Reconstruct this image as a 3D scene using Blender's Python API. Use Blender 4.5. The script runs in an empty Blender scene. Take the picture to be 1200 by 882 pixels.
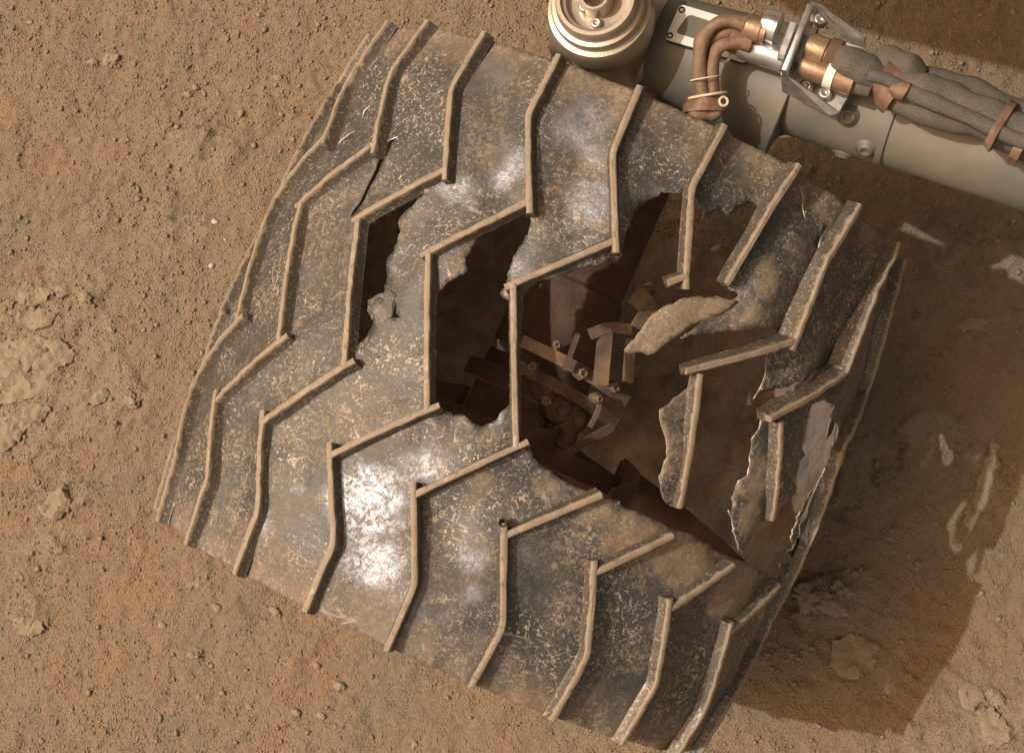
import bpy, bmesh, math, random
import numpy as np
from mathutils import Vector, Matrix, noise as mnoise
from mathutils.geometry import delaunay_2d_cdt

random.seed(7)
rng = np.random.default_rng(11)
SC = bpy.context.scene
COL = SC.collection
R = math.radians

# ---------------------------------------------------------------- wheel pose and camera (from measuring the photograph)
TILT = R(5.0)                 # ground normal against the wheel frame
HC = 0.243                    # height of the axle over the ground
CR = np.array([[0.86856626, 0.40461599, -0.28614429],
               [0.36401012, -0.91270212, -0.18566494],
               [-0.33628751, 0.05710288, -0.94002658]])       # wheel frame -> optical frame
CC = np.array([0.0143514, 0.01160675, 1.17756536])
FPX = 1688.63
MW = np.array([[math.cos(TILT), 0, -math.sin(TILT)], [0, 1, 0], [math.sin(TILT), 0, math.cos(TILT)]])
CAM = MW @ (CR.T @ (-CC)) + np.array([0, 0, HC])
RAYM = MW @ CR.T

cam = bpy.data.cameras.new('camera')
camo = bpy.data.objects.new('camera', cam)
COL.objects.link(camo)
m3 = RAYM @ np.diag([1, -1, -1])
camo.matrix_world = Matrix.LocRotScale(Vector(CAM), Matrix(m3.tolist()).to_quaternion(), None)
cam.sensor_width = 36
cam.lens = 36 * FPX / 1200
cam.clip_start = 0.02
cam.clip_end = 500
SC.camera = camo

# ---------------------------------------------------------------- sky, sun, exposure
SA, SE = R(-21) - TILT, R(-10)
SUN = np.array([math.sin(SA) * math.cos(SE), math.sin(SE), math.cos(SA) * math.cos(SE)])
world = bpy.data.worlds.new('World')
SC.world = world
world.use_nodes = True
wn = world.node_tree
wn.nodes.clear()
sky = wn.nodes.new('ShaderNodeTexSky')
sky.sky_type = 'NISHITA'
sky.sun_disc = False
sky.sun_elevation = math.asin(SUN[2])
sky.sun_rotation = math.atan2(SUN[0], SUN[1])
sky.dust_density = 8
sky.air_density = 1.0
sky.ozone_density = 0.5
tint = wn.nodes.new('ShaderNodeMix')
tint.data_type = 'RGBA'
tint.blend_type = 'MULTIPLY'
tint.inputs[0].default_value = 1
tint.inputs[7].default_value = (1.0, 0.74, 0.48, 1)
bg = wn.nodes.new('ShaderNodeBackground')
bg.inputs[1].default_value = 0.15
wo = wn.nodes.new('ShaderNodeOutputWorld')
wn.links.new(sky.outputs[0], tint.inputs[6])
wn.links.new(tint.outputs[2], bg.inputs[0])
wn.links.new(bg.outputs[0], wo.inputs[0])

sl = bpy.data.lights.new('sun', 'SUN')
sl.energy = 2.1
sl.angle = R(0.5)
sl.color = (1.0, 0.965, 0.90)
so = bpy.data.objects.new('sun', sl)
COL.objects.link(so)
so.rotation_mode = 'QUATERNION'
so.rotation_quaternion = Vector(SUN).to_track_quat('Z', 'Y')
so.location = Vector(SUN) * 3

SC.render.engine = 'CYCLES'
SC.view_settings.view_transform = 'Standard'
SC.view_settings.look = 'None'
SC.view_settings.exposure = 0.22
SC.view_settings.gamma = 1
SC.cycles.max_bounces = 10
SC.cycles.diffuse_bounces = 6

# ---------------------------------------------------------------- geometry helpers
def ray(px, py):
    d = RAYM @ np.array([(px - 600) / FPX, (py - 441) / FPX, 1.0])
    return d

def PZ(px, py, z):
    d = ray(px, py)
    return Vector(CAM + d * (z - CAM[2]) / d[2])

def PP(px, py, o, n):
    d = ray(px, py)
    o = np.array(o); n = np.array(n)
    return Vector(CAM + d * (((o - CAM) @ n) / (d @ n)))

DEF = [-0.07961027, 0.09066299, -0.29574692, -0.47437826, -0.20645681, -0.20924982]
def rad(t, u):                # crest radius of the wheel: crowned and slightly out of round
    return .25 - .37609926 * u * u + .01 * (DEF[0] * np.cos(2 * t) + DEF[1] * np.sin(2 * t) + DEF[2] * np.cos(3 * t)
            + DEF[3] * np.sin(3 * t) + DEF[4] * u * 5 * np.cos(t) + DEF[5] * 5 * u * np.sin(t))

def WP(t, u, h=0.0):          # wheel surface -> world
    r = rad(t, u) + h
    q = np.stack([r * np.sin(t), u + 0 * t, r * np.cos(t)], -1)
    return q @ MW.T + np.array([0, 0, HC])

def proj(X):
    c = (X - CAM) @ RAYM
    return np.stack([600 + FPX * c[..., 0] / c[..., 2], 441 + FPX * c[..., 1] / c[..., 2]], -1)

def pix2wheel(px, py, h=0.0, guess=(R(10), 0.0), reg=0.0):
    x = np.array(guess, float); x0 = x.copy()
    tgt = np.array([px, py], float)
    for _ in range(40):
        f = proj(WP(np.array(x[0]), np.array(x[1]), h)) - tgt
        e = 1e-5
        J = np.stack([(proj(WP(np.array(x[0] + e), np.array(x[1]), h)) - tgt - f) / e,
                      (proj(WP(np.array(x[0]), np.array(x[1] + e), h)) - tgt - f) / e], 1)
        A = J.T @ J + np.eye(2) * 1.0
        g = J.T @ f
        if reg:
            A += np.diag([reg, reg * 16]); g += np.array([reg, reg * 16]) * (x - x0)
        s = np.linalg.solve(A, -g)
        s = np.clip(s, -.12, .12)
        x = x + s
        if abs(s).max() < 1e-7: break
    x[1] = min(max(x[1], -.2065), .2065)
    return x

def guess_for(px, py):        # coarse search over the visible side for a start value
    global _GT, _GU, _GP
    try: _GP
    except NameError:
        tt, uu = np.meshgrid(np.radians(np.arange(-52, 94, 2.0)), np.linspace(-.205, .205, 42), indexing='ij')
        _GT, _GU = tt.ravel(), uu.ravel(); _GP = proj(WP(_GT, _GU, -.0085))
    i = np.argmin(((_GP - np.array([px, py])) ** 2).sum(1))
    return (_GT[i], _GU[i])

def link(name, me, mat, parent=None, smooth=False):
    o = bpy.data.objects.new(name, me)
    if mat is not None:
        for mm in (mat if isinstance(mat, (list, tuple)) else [mat]): me.materials.append(mm)
    COL.objects.link(o)
    if parent is not None:
        o.parent = parent
        o.location = -Vector(parent.get('origin_used', (0, 0, 0)))
    if smooth:
        me.polygons.foreach_set('use_smooth', [True] * len(me.polygons))
    return o

def bmo(name, bm, mat, parent=None, smooth=False):
    me = bpy.data.meshes.new(name)
    bmesh.ops.recalc_face_normals(bm, faces=bm.faces)
    bm.to_mesh(me); bm.free()
    return link(name, me, mat, parent, smooth)

def tag(o, label=None, cat=None, group=None, kind=None):
    if label: o['label'] = label
    if cat: o['category'] = cat
    if group: o['group'] = group
    if kind: o['kind'] = kind
    return o

def empty(name, loc, label, cat, group=None):
    o = bpy.data.objects.new(name, None)
    o.empty_display_size = .05
    o.location = loc
    COL.objects.link(o)
    tag(o, label, cat, group)
    o['origin_used'] = tuple(loc)
    return o

def frames(pts):
    pts = [Vector(p) for p in pts]
    out = []
    up = None
    for i, p in enumerate(pts):
        a = pts[max(i - 1, 0)]; b = pts[min(i + 1, len(pts) - 1)]
        t = (b - a).normalized()
        if up is None:
            up = Vector((0, 0, 1)) if abs(t.z) < .9 else Vector((1, 0, 0))
        s = t.cross(up).normalized()
        up = s.cross(t).normalized()
        out.append((p, t, s, up))
    return out

def catmull(pts, n=8):
    pts = [Vector(p) for p in pts]
    q = [pts[0] * 2 - pts[1]] + pts + [pts[-1] * 2 - pts[-2]]
    out = []
    for i in range(1, len(q) - 2):
        for k in range(n):
            t = k / n
            out.append(.5 * ((2 * q[i]) + (q[i + 1] - q[i - 1]) * t + (2 * q[i - 1] - 5 * q[i] + 4 * q[i + 1] - q[i + 2]) * t * t
                             + (3 * q[i] - q[i - 1] - 3 * q[i + 1] + q[i + 2]) * t ** 3))
    out.append(pts[-1])
    return out

def sweep(bm, pts, rr, seg=16, cap=True, jit=0.0, flat=1.0):
    fr = frames(pts)
    if not hasattr(rr, '__len__'): rr = [rr] * len(fr)
    rr = [r * GS for r in rr]
    rr = list(np.interp(np.linspace(0, 1, len(fr)), np.linspace(0, 1, len(rr)), rr))
    rings = []
    for (p, t, s, u), r in zip(fr, rr):
        ring = []
        for k in range(seg):
            a = 2 * math.pi * k / seg
            d = s * math.cos(a) + u * math.sin(a) * flat
            rad_ = r * (1 + jit * mnoise.noise((p + d * r) * 60))
            ring.append(bm.verts.new(p + d * rad_))
        rings.append(ring)
    for a, b in zip(rings, rings[1:]):
        for k in range(seg):
            bm.faces.new((a[k], a[(k + 1) % seg], b[(k + 1) % seg], b[k]))
    if cap:
        bm.faces.new(rings[0][::-1]); bm.faces.new(rings[-1])

GS = 1.0                      # size factor of the arm's fittings
def lathe(bm, o, axis, prof, seg=48, a0=0.0, hs=True):
    o = Vector(o); ax = Vector(axis).normalized()
    prof = [(r * GS, h * (GS if hs else 1)) for r, h in prof]
    s = ax.orthogonal().normalized(); t = ax.cross(s)
    rings = []
    for r, h in prof:
        if r < 1e-6:
            rings.append([bm.verts.new(o + ax * h)])
        else:
            rings.append([bm.verts.new(o + ax * h + (s * math.cos(a0 + 2 * math.pi * k / seg) + t * math.sin(a0 + 2 * math.pi * k / seg)) * r) for k in range(seg)])
    for a, b in zip(rings, rings[1:]):
        for k in range(seg):
            k2 = (k + 1) % seg
            if len(a) == 1 and len(b) == 1: continue
            if len(a) == 1: bm.faces.new((a[0], b[k2], b[k]))
            elif len(b) == 1: bm.faces.new((a[k], a[k2], b[0]))
            else: bm.faces.new((a[k], a[k2], b[k2], b[k]))

def prism(bm, top, thick, n=None):       # polygon (world points) extruded by thick against n
    top = [Vector(p) for p in top]
    if n is None:
        n = Vector((0, 0, 0))
        for i in range(len(top)):
            a, b = top[i], top[(i + 1) % len(top)]
            n += Vector(((a.y - b.y) * (a.z + b.z), (a.z - b.z) * (a.x + b.x), (a.x - b.x) * (a.y + b.y)))
        n.normalize()
        if n.dot(Vector(CAM) - top[0]) < 0: n = -n
    n = Vector(n).normalized()
    A = [bm.verts.new(p) for p in top]; B = [bm.verts.new(p - n * thick) for p in top]
    bm.faces.new(A); bm.faces.new(B[::-1])
    for i in range(len(A)):
        j = (i + 1) % len(A)
        bm.faces.new((A[j], A[i], B[i], B[j]))

def ring_prism(bm, outer, inner, thick, n):
    n = Vector(n).normalized()
    o = [bm.verts.new(p) for p in outer]; i_ = [bm.verts.new(p) for p in inner]
    o2 = [bm.verts.new(Vector(p) - n * thick) for p in outer]; i2 = [bm.verts.new(Vector(p) - n * thick) for p in inner]
    N = len(o)
    for k in range(N):
        j = (k + 1) % N
        bm.faces.new((o[k], o[j], i_[j], i_[k])); bm.faces.new((o2[j], o2[k], i2[k], i2[j]))
        bm.faces.new((o[j], o[k], o2[k], o2[j])); bm.faces.new((i_[k], i_[j], i2[j], i2[k]))

def obox(bm, c, x, y, z, dx, dy, dz):
    c = Vector(c); x = Vector(x).normalized() * dx / 2; y = Vector(y).normalized() * dy / 2; z = Vector(z).normalized() * dz / 2
    v = [bm.verts.new(c + x * i + y * j + z * k) for i in (-1, 1) for j in (-1, 1) for k in (-1, 1)]
    for f in ((0, 1, 3, 2), (4, 6, 7, 5), (0, 4, 5, 1), (2, 3, 7, 6), (0, 2, 6, 4), (1, 5, 7, 3)):
        bm.faces.new([v[i] for i in f])

def bevel_mod(o, w, seg=2):
    m = o.modifiers.new('bevel', 'BEVEL'); m.width = w; m.segments = seg; m.limit_method = 'ANGLE'; m.angle_limit = R(35)
    o.data.polygons.foreach_set('use_smooth', [True] * len(o.data.polygons))
    return o

# numpy lattice noise
def vnoise(x, y, scale, seed):
    g = np.random.default_rng(seed).random((256, 256))
    X = x / scale + 1000; Y = y / scale + 1000
    xi = np.floor(X).astype(int); yi = np.floor(Y).astype(int)
    fx = X - xi; fy = Y - yi
    fx = fx * fx * fx * (fx * (fx * 6 - 15) + 10); fy = fy * fy * fy * (fy * (fy * 6 - 15) + 10)
    a = g[xi % 256, yi % 256]; b = g[(xi + 1) % 256, yi % 256]; c = g[xi % 256, (yi + 1) % 256]; d = g[(xi + 1) % 256, (yi + 1) % 256]
    return (a * (1 - fx) + b * fx) * (1 - fy) + (c * (1 - fx) + d * fx) * fy - .5

def fbm(x, y, scale, seed, oct=4, gain=.5):
    o = 0; a = 1
    for k in range(oct):
        c, s = math.cos(.7 * k), math.sin(.7 * k)
        o = o + a * vnoise(x * c + y * s, y * c - x * s, scale, seed + k); a *= gain; scale *= .5
    return o

def sstep(a, b, x):
    t = np.clip((x - a) / (b - a), 0, 1)
    return t * t * (3 - 2 * t)

# ---------------------------------------------------------------- materials
class NT:
    def __init__(s, name):
        s.m = bpy.data.materials.new(name); s.m.use_nodes = True
        s.t = s.m.node_tree; s.t.nodes.clear()
        s.out = s.n('ShaderNodeOutputMaterial'); s.b = s.n('ShaderNodeBsdfPrincipled')
        s.l(s.b.outputs[0], s.out.inputs[0])
        s.co = s.n('ShaderNodeTexCoord').outputs['Object']
    def n(s, t): return s.t.nodes.new(t)
    def l(s, a, b): s.t.links.new(a, b)
    def put(s, v, sock):
        if isinstance(v, (int, float)): sock.default_value = v
        elif isinstance(v, (tuple, list)): sock.default_value = tuple(v) + ((1,) if len(v) == 3 else ())
        else: s.l(v, sock)
    def noise(s, scale, detail=4, rough=.55, dist=0.0, co=None, lac=2.0):
        n = s.n('ShaderNodeTexNoise'); s.l(co or s.co, n.inputs['Vector'])
        n.inputs['Scale'].default_value = scale; n.inputs['Detail'].default_value = detail
        n.inputs['Roughness'].default_value = rough; n.inputs['Distortion'].default_value = dist
        return n.outputs['Fac']
    def noisec(s, scale, detail=3):
        n = s.n('ShaderNodeTexNoise'); s.l(s.co, n.inputs['Vector'])
        n.inputs['Scale'].default_value = scale; n.inputs['Detail'].default_value = detail
        return n.outputs['Color']
    def warp(s, amt, scale, detail=2, stretch=None):
        c = s.noisec(scale, detail)
        v = s.n('ShaderNodeVectorMath'); v.operation = 'SCALE'; s.l(c, v.inputs[0]); v.inputs[3].default_value = amt
        w = s.n('ShaderNodeVectorMath'); w.operation = 'ADD'; s.l(s.co, w.inputs[0]); s.l(v.outputs[0], w.inputs[1])
        r = w.outputs[0]
        if stretch:
            mp = s.n('ShaderNodeMapping'); s.l(r, mp.inputs[0])
            mp.inputs['Scale'].default_value = stretch[0]; mp.inputs['Rotation'].default_value = stretch[1]
            r = mp.outputs[0]
        return r
    def vor(s, scale, feat='F1', co=None, out='Distance'):
        n = s.n('ShaderNodeTexVoronoi'); n.feature = feat; s.l(co or s.co, n.inputs['Vector']); n.inputs['Scale'].default_value = scale
        return n.outputs[out]
    def mr(s, v, a, b, c=0.0, d=1.0, smooth=False):
        n = s.n('ShaderNodeMapRange'); n.clamp = True
        if smooth: n.interpolation_type = 'SMOOTHSTEP'
        s.put(v, n.inputs[0]); n.inputs[1].default_value = a; n.inputs[2].default_value = b
        n.inputs[3].default_value = c; n.inputs[4].default_value = d
        return n.outputs[0]
    def math(s, op, a, b=0.0):
        n = s.n('ShaderNodeMath'); n.operation = op; s.put(a, n.inputs[0]); s.put(b, n.inputs[1]); return n.outputs[0]
    def mul(s, a, b): return s.math('MULTIPLY', a, b)
    def add(s, a, b): return s.math('ADD', a, b)
    def mx(s, a, b): return s.math('MAXIMUM', a, b)
    def mix(s, f, a, b):
        n = s.n('ShaderNodeMix'); n.data_type = 'RGBA'; s.put(f, n.inputs[0]); s.put(a, n.inputs[6]); s.put(b, n.inputs[7]); return n.outputs[2]
    def mixf(s, f, a, b):
        n = s.n('ShaderNodeMix'); s.put(f, n.inputs[0]); s.put(a, n.inputs[2]); s.put(b, n.inputs[3]); return n.outputs[0]
    def attr(s, name):
        n = s.n('ShaderNodeAttribute'); n.attribute_name = name; return n.outputs['Fac']
    def bump(s, h, strength=1.0, dist=.001, prev=None):
        n = s.n('ShaderNodeBump'); n.inputs['Strength'].default_value = strength; n.inputs['Distance'].default_value = dist
        s.l(h, n.inputs['Height'])
        if prev is not None: s.l(prev, n.inputs['Normal'])
        return n.outputs[0]
    def set(s, **k):
        nm = dict(base='Base Color', rough='Roughness', metal='Metallic', normal='Normal', spec='Specular IOR Level', aniso='Anisotropic', sheen='Sheen Weight')
        for a, v in k.items(): s.put(v, s.b.inputs[nm[a]])
        return s.m

def skin_material(name, inner=False):
    s = NT(name)
    # curly scratches: broken pieces of warped cell edges, two sizes
    w1 = s.warp(.010, 160, 3)
    e1 = s.vor(175, 'DISTANCE_TO_EDGE', w1)
    k1 = s.mul(s.mr(e1, .02, .085, 1, 0), s.mr(s.noise(300, 3, .6, .3), .52, .60))
    w2 = s.warp(.014, 90, 4)
    e2 = s.vor(105, 'DISTANCE_TO_EDGE', w2)
    k2 = s.mul(s.mr(e2, .010, .05, 1, 0), s.mr(s.noise(140, 3, .6, .4), .55, .62))
    w3 = s.warp(.006, 40, 2, ((12, 95, 95), (0.2, .3, .45)))
    e3 = s.vor(1.4, 'DISTANCE_TO_EDGE', w3)
    k3 = s.mul(s.mr(e3, .0, .045, 1, 0), s.mr(s.noise(48, 3), .57, .62))
    fleck = s.mr(s.noise(520, 2, .6, .6), .60, .68)
    scr = s.mx(s.mx(k1, k2), s.mx(k3, s.mul(fleck, .8)))
    zone = s.mr(s.noise(17, 5, .65, .5), .40, .58)
    scr = s.mul(scr, s.mixf(zone, .12, 1.0))
    # dust: fine film in patches plus settled dust near both rims
    y = s.n('ShaderNodeSeparateXYZ'); s.l(s.co, y.inputs[0])
    ay = s.math('ABSOLUTE', y.outputs[1])
    rim = s.mr(s.add(ay, s.mul(s.noise(38, 4, .6), .07)), .20, .245)
    patch = s.mr(s.noise(19, 6, .68, .6), .45, .60)
    spot = s.mr(s.noise(240, 4, .7, .8), .50, .60)
    film = s.mx(s.mul(rim, s.mr(spot, 0, 1, .55, 1)), s.mul(patch, s.mr(spot, 0, 1, .10, .80)))
    film = s.mx(film, s.mul(s.mr(s.noise(560, 3, .6), .56, .66), .42))
    film = s.mx(film, s.mul(s.mr(s.add(s.attr('dust'), s.mul(s.add(s.noise(42, 5, .7), -.5), 1.5)), .35, .65), s.mr(spot, 0, 1, .6, 1)))
    # bare metal patches between the scratches, plus painted highlight spots
    pz = s.attr('glint')
    bare = s.mul(s.mr(s.add(s.mul(pz, .5), s.mul(s.noise(24, 5, .65), .5)), .36, .56), s.mr(s.add(s.noise(120, 6, .75, 1.2), s.mul(pz, .10)), .40, .62))
    bare = s.mul(bare, s.mr(film, .2, .6, 1, .2))
    dark = s.mix(s.noise(70, 5, .6), (.045, .049, .053), (.098, .100, .100))
    col = s.mix(bare, dark, (.265, .30, .36))  # cool highlight tone is put into the bare metal colour
    col = s.mix(s.mul(scr, s.mr(s.noise(75, 3), .35, .65, .55, 1.0)), col, (.58, .51, .40))
    dustc = s.mix(s.noise(55, 4, .6), (.240, .182, .118), (.345, .275, .185))
    red = s.mr(s.noise(28, 4, .6), .55, .66)
    dustc = s.mix(s.mul(red, .6), dustc, (.36, .21, .125))
    col = s.mix(s.mul(film, .85), col, dustc)
    metal = s.mul(s.mixf(bare, .42, 1.0), s.mr(s.mx(film, s.mul(scr, .6)), .1, .8, 1, .05))
    rough = s.mixf(bare, .46, .40)
    rough = s.add(rough, s.mul(s.noise(300, 3, .6), .12))
    rough = s.mixf(film, rough, .92)
    h = s.add(s.mul(scr, .35), s.add(s.mul(film, .4), s.mul(s.noise(900, 2, .5), .30)))
    n1 = s.bump(h, .6, .0005)
    mp = s.n('ShaderNodeMapping'); s.l(s.co, mp.inputs[0]); mp.inputs['Scale'].default_value = (1, .12, 1); mp.inputs['Rotation'].default_value = (.2, .5, 1.1)
    n1 = s.bump(s.noise(1500, 3, .6, .4, mp.outputs[0]), .35, .0004, n1)
    n2 = s.bump(s.noise(70, 3, .55), .40, .0014, n1)
    return s.set(base=col, metal=metal, rough=rough, normal=n2)

def inner_material():
    s = NT('inside_of_skin')
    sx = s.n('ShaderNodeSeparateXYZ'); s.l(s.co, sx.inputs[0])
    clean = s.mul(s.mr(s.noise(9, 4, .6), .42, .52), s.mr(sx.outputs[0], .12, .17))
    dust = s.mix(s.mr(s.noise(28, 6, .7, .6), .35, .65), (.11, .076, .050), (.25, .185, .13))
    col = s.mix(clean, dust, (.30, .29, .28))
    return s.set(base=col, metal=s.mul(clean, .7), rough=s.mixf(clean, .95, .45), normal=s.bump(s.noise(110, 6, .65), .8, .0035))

def rib_material():
    s = NT('grouser_metal')
    c = s.attr('crest')
    w = s.noise(140, 5, .7, .3)
    crest = s.mr(s.add(c, s.mul(s.add(w, -.5), 1.3)), .42, .62)
    dustc = s.mix(s.noise(90, 4, .6), (.19, .150, .108), (.36, .295, .215))
    fle = s.mr(s.noise(420, 3, .6), .57, .66)
    side = s.mix(s.noise(80, 4), (.085, .078, .068), (.15, .132, .108))
    side = s.mix(s.mul(fle, .8), side, (.42, .34, .25))
    worn = s.mul(crest, s.mr(s.noise(75, 5, .75), .56, .64))
    nick = s.mul(crest, s.mr(s.noise(190, 4, .7), .58, .66))
    col = s.mix(crest, side, dustc)
    col = s.mix(s.mul(worn, .6), col, (.48, .45, .40))
    col = s.mix(s.mul(nick, .7), col, (.12, .10, .08))
    return s.set(base=col, metal=s.mixf(crest, .45, s.mul(worn, .7)), rough=s.mixf(crest, .5, .72), normal=s.bump(s.noise(420, 4, .65), .5, .0006))

def plain(name, base, base2=None, rough=.6, metal=0.0, sc=60, bump=.0, dust=.0, bsc=300, dscale=30):
    s = NT(name)
    col = s.mix(s.noise(sc, 5, .6), base, base2 or tuple(min(1, v * 1.35) for v in base))
    r = s.add(rough - .06, s.mul(s.noise(sc * 2, 3), .14))
    m = metal
    if dust:
        geo = s.n('ShaderNodeNewGeometry'); sp = s.n('ShaderNodeSeparateXYZ'); s.l(geo.outputs['Normal'], sp.inputs[0])
        f = s.mul(s.mr(s.add(s.noise(dscale, 6, .65), s.mul(sp.outputs[2], .06)), .52 - .1 * dust, .70 - .1 * dust), min(1, dust * 1.2))
        f2 = s.mul(s.mr(s.noise(dscale * 9, 4, .7), .58, .66), .5 * dust)
        f = s.mx(f, f2)
        col = s.mix(f, col, (.36, .25, .16)); r = s.mixf(f, r, .95); m = s.mixf(f, metal, 0.0)
    k = dict(base=col, rough=r, metal=m)
    if bump: k['normal'] = s.bump(s.noise(bsc, 5, .6), .6, bump)
    return s.set(**k)

def braid_material(name, c1, c2, sc=1150):
    s = NT(name)
    v = s.vor(sc)
    f = s.mr(v, .1, .6)
    col = s.mix(f, c1, c2)
    fade = s.mr(s.noise(35, 4), .42, .6)
    col = s.mix(s.mul(fade, .4), col, (.15, .13, .105))
    return s.set(base=col, rough=.85, normal=s.bump(s.mul(v, -1.0), .5, .0006))

def ground_material():
    s = NT('mars_soil')
    a = s.noise(7, 5, .6, .3); b = s.noise(30, 6, .65); c = s.noise(260, 4, .7)
    col = s.mix(s.mr(a, .36, .62), (.212, .190, .138), (.250, .192, .128))
    red = s.mul(s.mr(s.noise(8, 6, .65, .4), .46, .58), s.mr(b, .35, .6))
    col = s.mix(s.mul(red, .62), col, (.300, .188, .118))
    grey = s.mul(s.mr(s.noise(13, 5, .6), .54, .64), s.mr(b, .4, .6))
    col = s.mix(s.mul(grey, .6), col, (.175, .165, .125))
    col = s.mix(s.mr(c, .35, .70), s.mix(.22, col, (.16, .10, .06)), s.mix(.12, col, (.50, .36, .24)))
    crust = s.attr('crust')
    col = s.mix(s.mul(crust, .5), col, (.29, .25, .18))
    v = s.vor(330); v2 = s.vor(560)
    h = s.add(s.mul(s.mr(v, .0, .55, 1, 0), s.mr(b, .4, .55)), s.mul(s.mr(v2, 0, .5, 1, 0), .6))
    h = s.add(h, s.mul(s.noise(500, 5, .7), 1.4))
    n = s.bump(h, .9, .0017)
    n = s.bump(s.noise(120, 5, .65), .55, .003, n)
    return s.set(base=col, rough=.95, spec=.15, normal=n)

M = {}
M['skin'] = skin_material('worn_anodised_skin')
M['edge'] = plain('torn_metal_edge', (.42, .38, .32), (.62, .58, .52), .4, .6, 200)
M['rib'] = rib_material()
M['ground'] = ground_material()
M['stone'] = plain('soil_coloured_stone', (.19, .155, .11), (.31, .26, .19), .93, 0, 40, .0015)
M['grit'] = plain('soil_grit', (.17, .14, .10), (.31, .255, .185), .95, 0, 14, .0006, 0, 800)
M['palestone'] = plain('pale_glossy_stone', (.34, .32, .29), (.50, .48, .45), .3, 0, 200)
M['inner'] = inner_material()
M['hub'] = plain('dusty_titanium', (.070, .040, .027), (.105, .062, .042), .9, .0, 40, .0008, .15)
M['boltm'] = plain('bolt_steel', (.50, .46, .40), (.66, .62, .56), .38, .8, 200)
M['tube'] = plain('grey_painted_tube', (.105, .111, .100), (.138, .142, .127), .5, .05, 14, .0003, .2, 500, 9)
M['tubel'] = plain('bare_housing_metal', (.40, .355, .29), (.50, .455, .38), .34, .65, 18, .0002, .35, 500, 12)
M['silver'] = plain('bright_bracket_metal', (.58, .60, .62), (.72, .74, .75), .28, .9, 60, .0002, .15)
M['white'] = plain('white_frame_paint', (.70, .69, .66), (.80, .79, .76), .45, 0, 60)
M['gold'] = plain('gold_backshell', (.25, .165, .10), (.36, .25, .16), .38, .7, 140, .0005, .35)
M['tape'] = plain('brown_tape_wrap', (.105, .060, .038), (.215, .135, .085), .5, 0, 110, .0022, .28, 170, 60)
M['crust'] = plain('pale_flaky_crust', (.205, .163, .112), (.30, .245, .17), .95, 0, 70, .0035, 0, 330)
M['dim'] = plain('dusty_fastener', (.16, .13, .10), (.24, .20, .155), .6, .3, 90)
M['tie'] = plain('pale_lacing_cord', (.60, .48, .36), (.75, .66, .54), .6)
M['braid'] = braid_material('grey_braided_sleeve', (.030, .028, .026), (.115, .106, .092))
M['black'] = plain('dark_bore', (.02, .018, .016), (.03, .026, .022), .7)

# ================================================================ THE WHEEL
wheel = empty('rover_wheel', (0, 0, 0), 'large worn aluminium wheel with torn holes in its tread, standing on the soil', 'wheel')
TU = np.array([.20495, .15695, .10210, .04879, -.04876, -.10506, -.15795, -.20495])
TT = np.array([.01014, -.00509, .10306, -.08939, .09325, -.10293, -.00200, -.00704])
STEP = R(15)
N = None
OBS = {
-3: [(453,24),(402,100),(380,158),(320,231),(276,375),(221,452),(203,540),(182,610)],
-2: [(499,24),(456,85),(437,167),(351,235),(325,399),(250,469),(241,561),(216,636)],
-1: [(566,37),(528,102),(521,197),(419,253),(402,429),(305,494),(301,597),(273,673)],
0: [(654,65),(618,134),(620,235),(501,294),(500,480),(385,533),(390,636),(355,718)],
1: [(751,99),(718,179),(722,281),(601,332),(605,524),(484,580),(486,685),(452,764)],
2: [(851,145),(812,220),(806,323),(784,331),(706,580),(591,628),(590,735),(553,804)],
3: [(939,192),(903,248),(858,334),N,(790,628),(697,672),(690,769),(648,845)],
4: [(1011,238),(970,308),(935,400),(810,434),(862,663),(785,716),(771,803),(727,878)],
5: [(1058,279),(1029,345),(994,438),(907,490),(916,688),(856,743),(829,833),(800,880)],
6: [N,N,N,N,N,(906,752),N,N],
}
def sag(t, u):                # dents of the sheet between two grousers
    c = np.interp(-u, -TU, TT)
    f = (t - c) / STEP
    f = f - np.floor(f)
    return -.0022 * np.sin(np.pi * f) ** 1.5
DIPS = [(43.5, .095, 4.5, .055, .007), (58.5, .085, 4.5, .06, .008), (62, .0, 4, .05, .006), (72, .06, 4, .08, .006), (12, .15, 6, .04, .0025), (-3, .06, 5, .04, -.0015), (-17, -.08, 5, .03, .002), (12, -.12, 5, .03, .002)]
def dips(t, u):
    d = 0
    for a, b, sa, sb, h in DIPS: d = d - h * np.exp(-((t - R(a)) / R(sa)) ** 2 - ((u - b) / sb) ** 2)
    return d
def dent(t, u):
    s = t * .24
    d = sag(t, u) * (1 + 1.4 * vnoise(s, u, .05, 5)) + .0030 * fbm(s, u, .055, 31, 3) + .0007 * fbm(s, u, .012, 37, 2)
    return d + dips(t, u)
HB = -.0085
def skin_h(t, u): return HB + dent(t, u)

def jag(poly, px=5.0, amp=1.1, seed=1):
    r_ = np.random.default_rng(seed); out = []
    n = len(poly)
    for i in range(n):
        a = np.array(poly[i], float); b = np.array(poly[(i + 1) % n], float)
        L = np.hypot(*(b - a)); k = max(1, int(L / px)); nn = np.array([-(b - a)[1], (b - a)[0]]) / max(L, 1e-6)
        for j in range(k):
            q = a + (b - a) * j / k
            if j: q = q + nn * r_.normal(0, amp)
            out.append(tuple(q))
    return out

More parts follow.
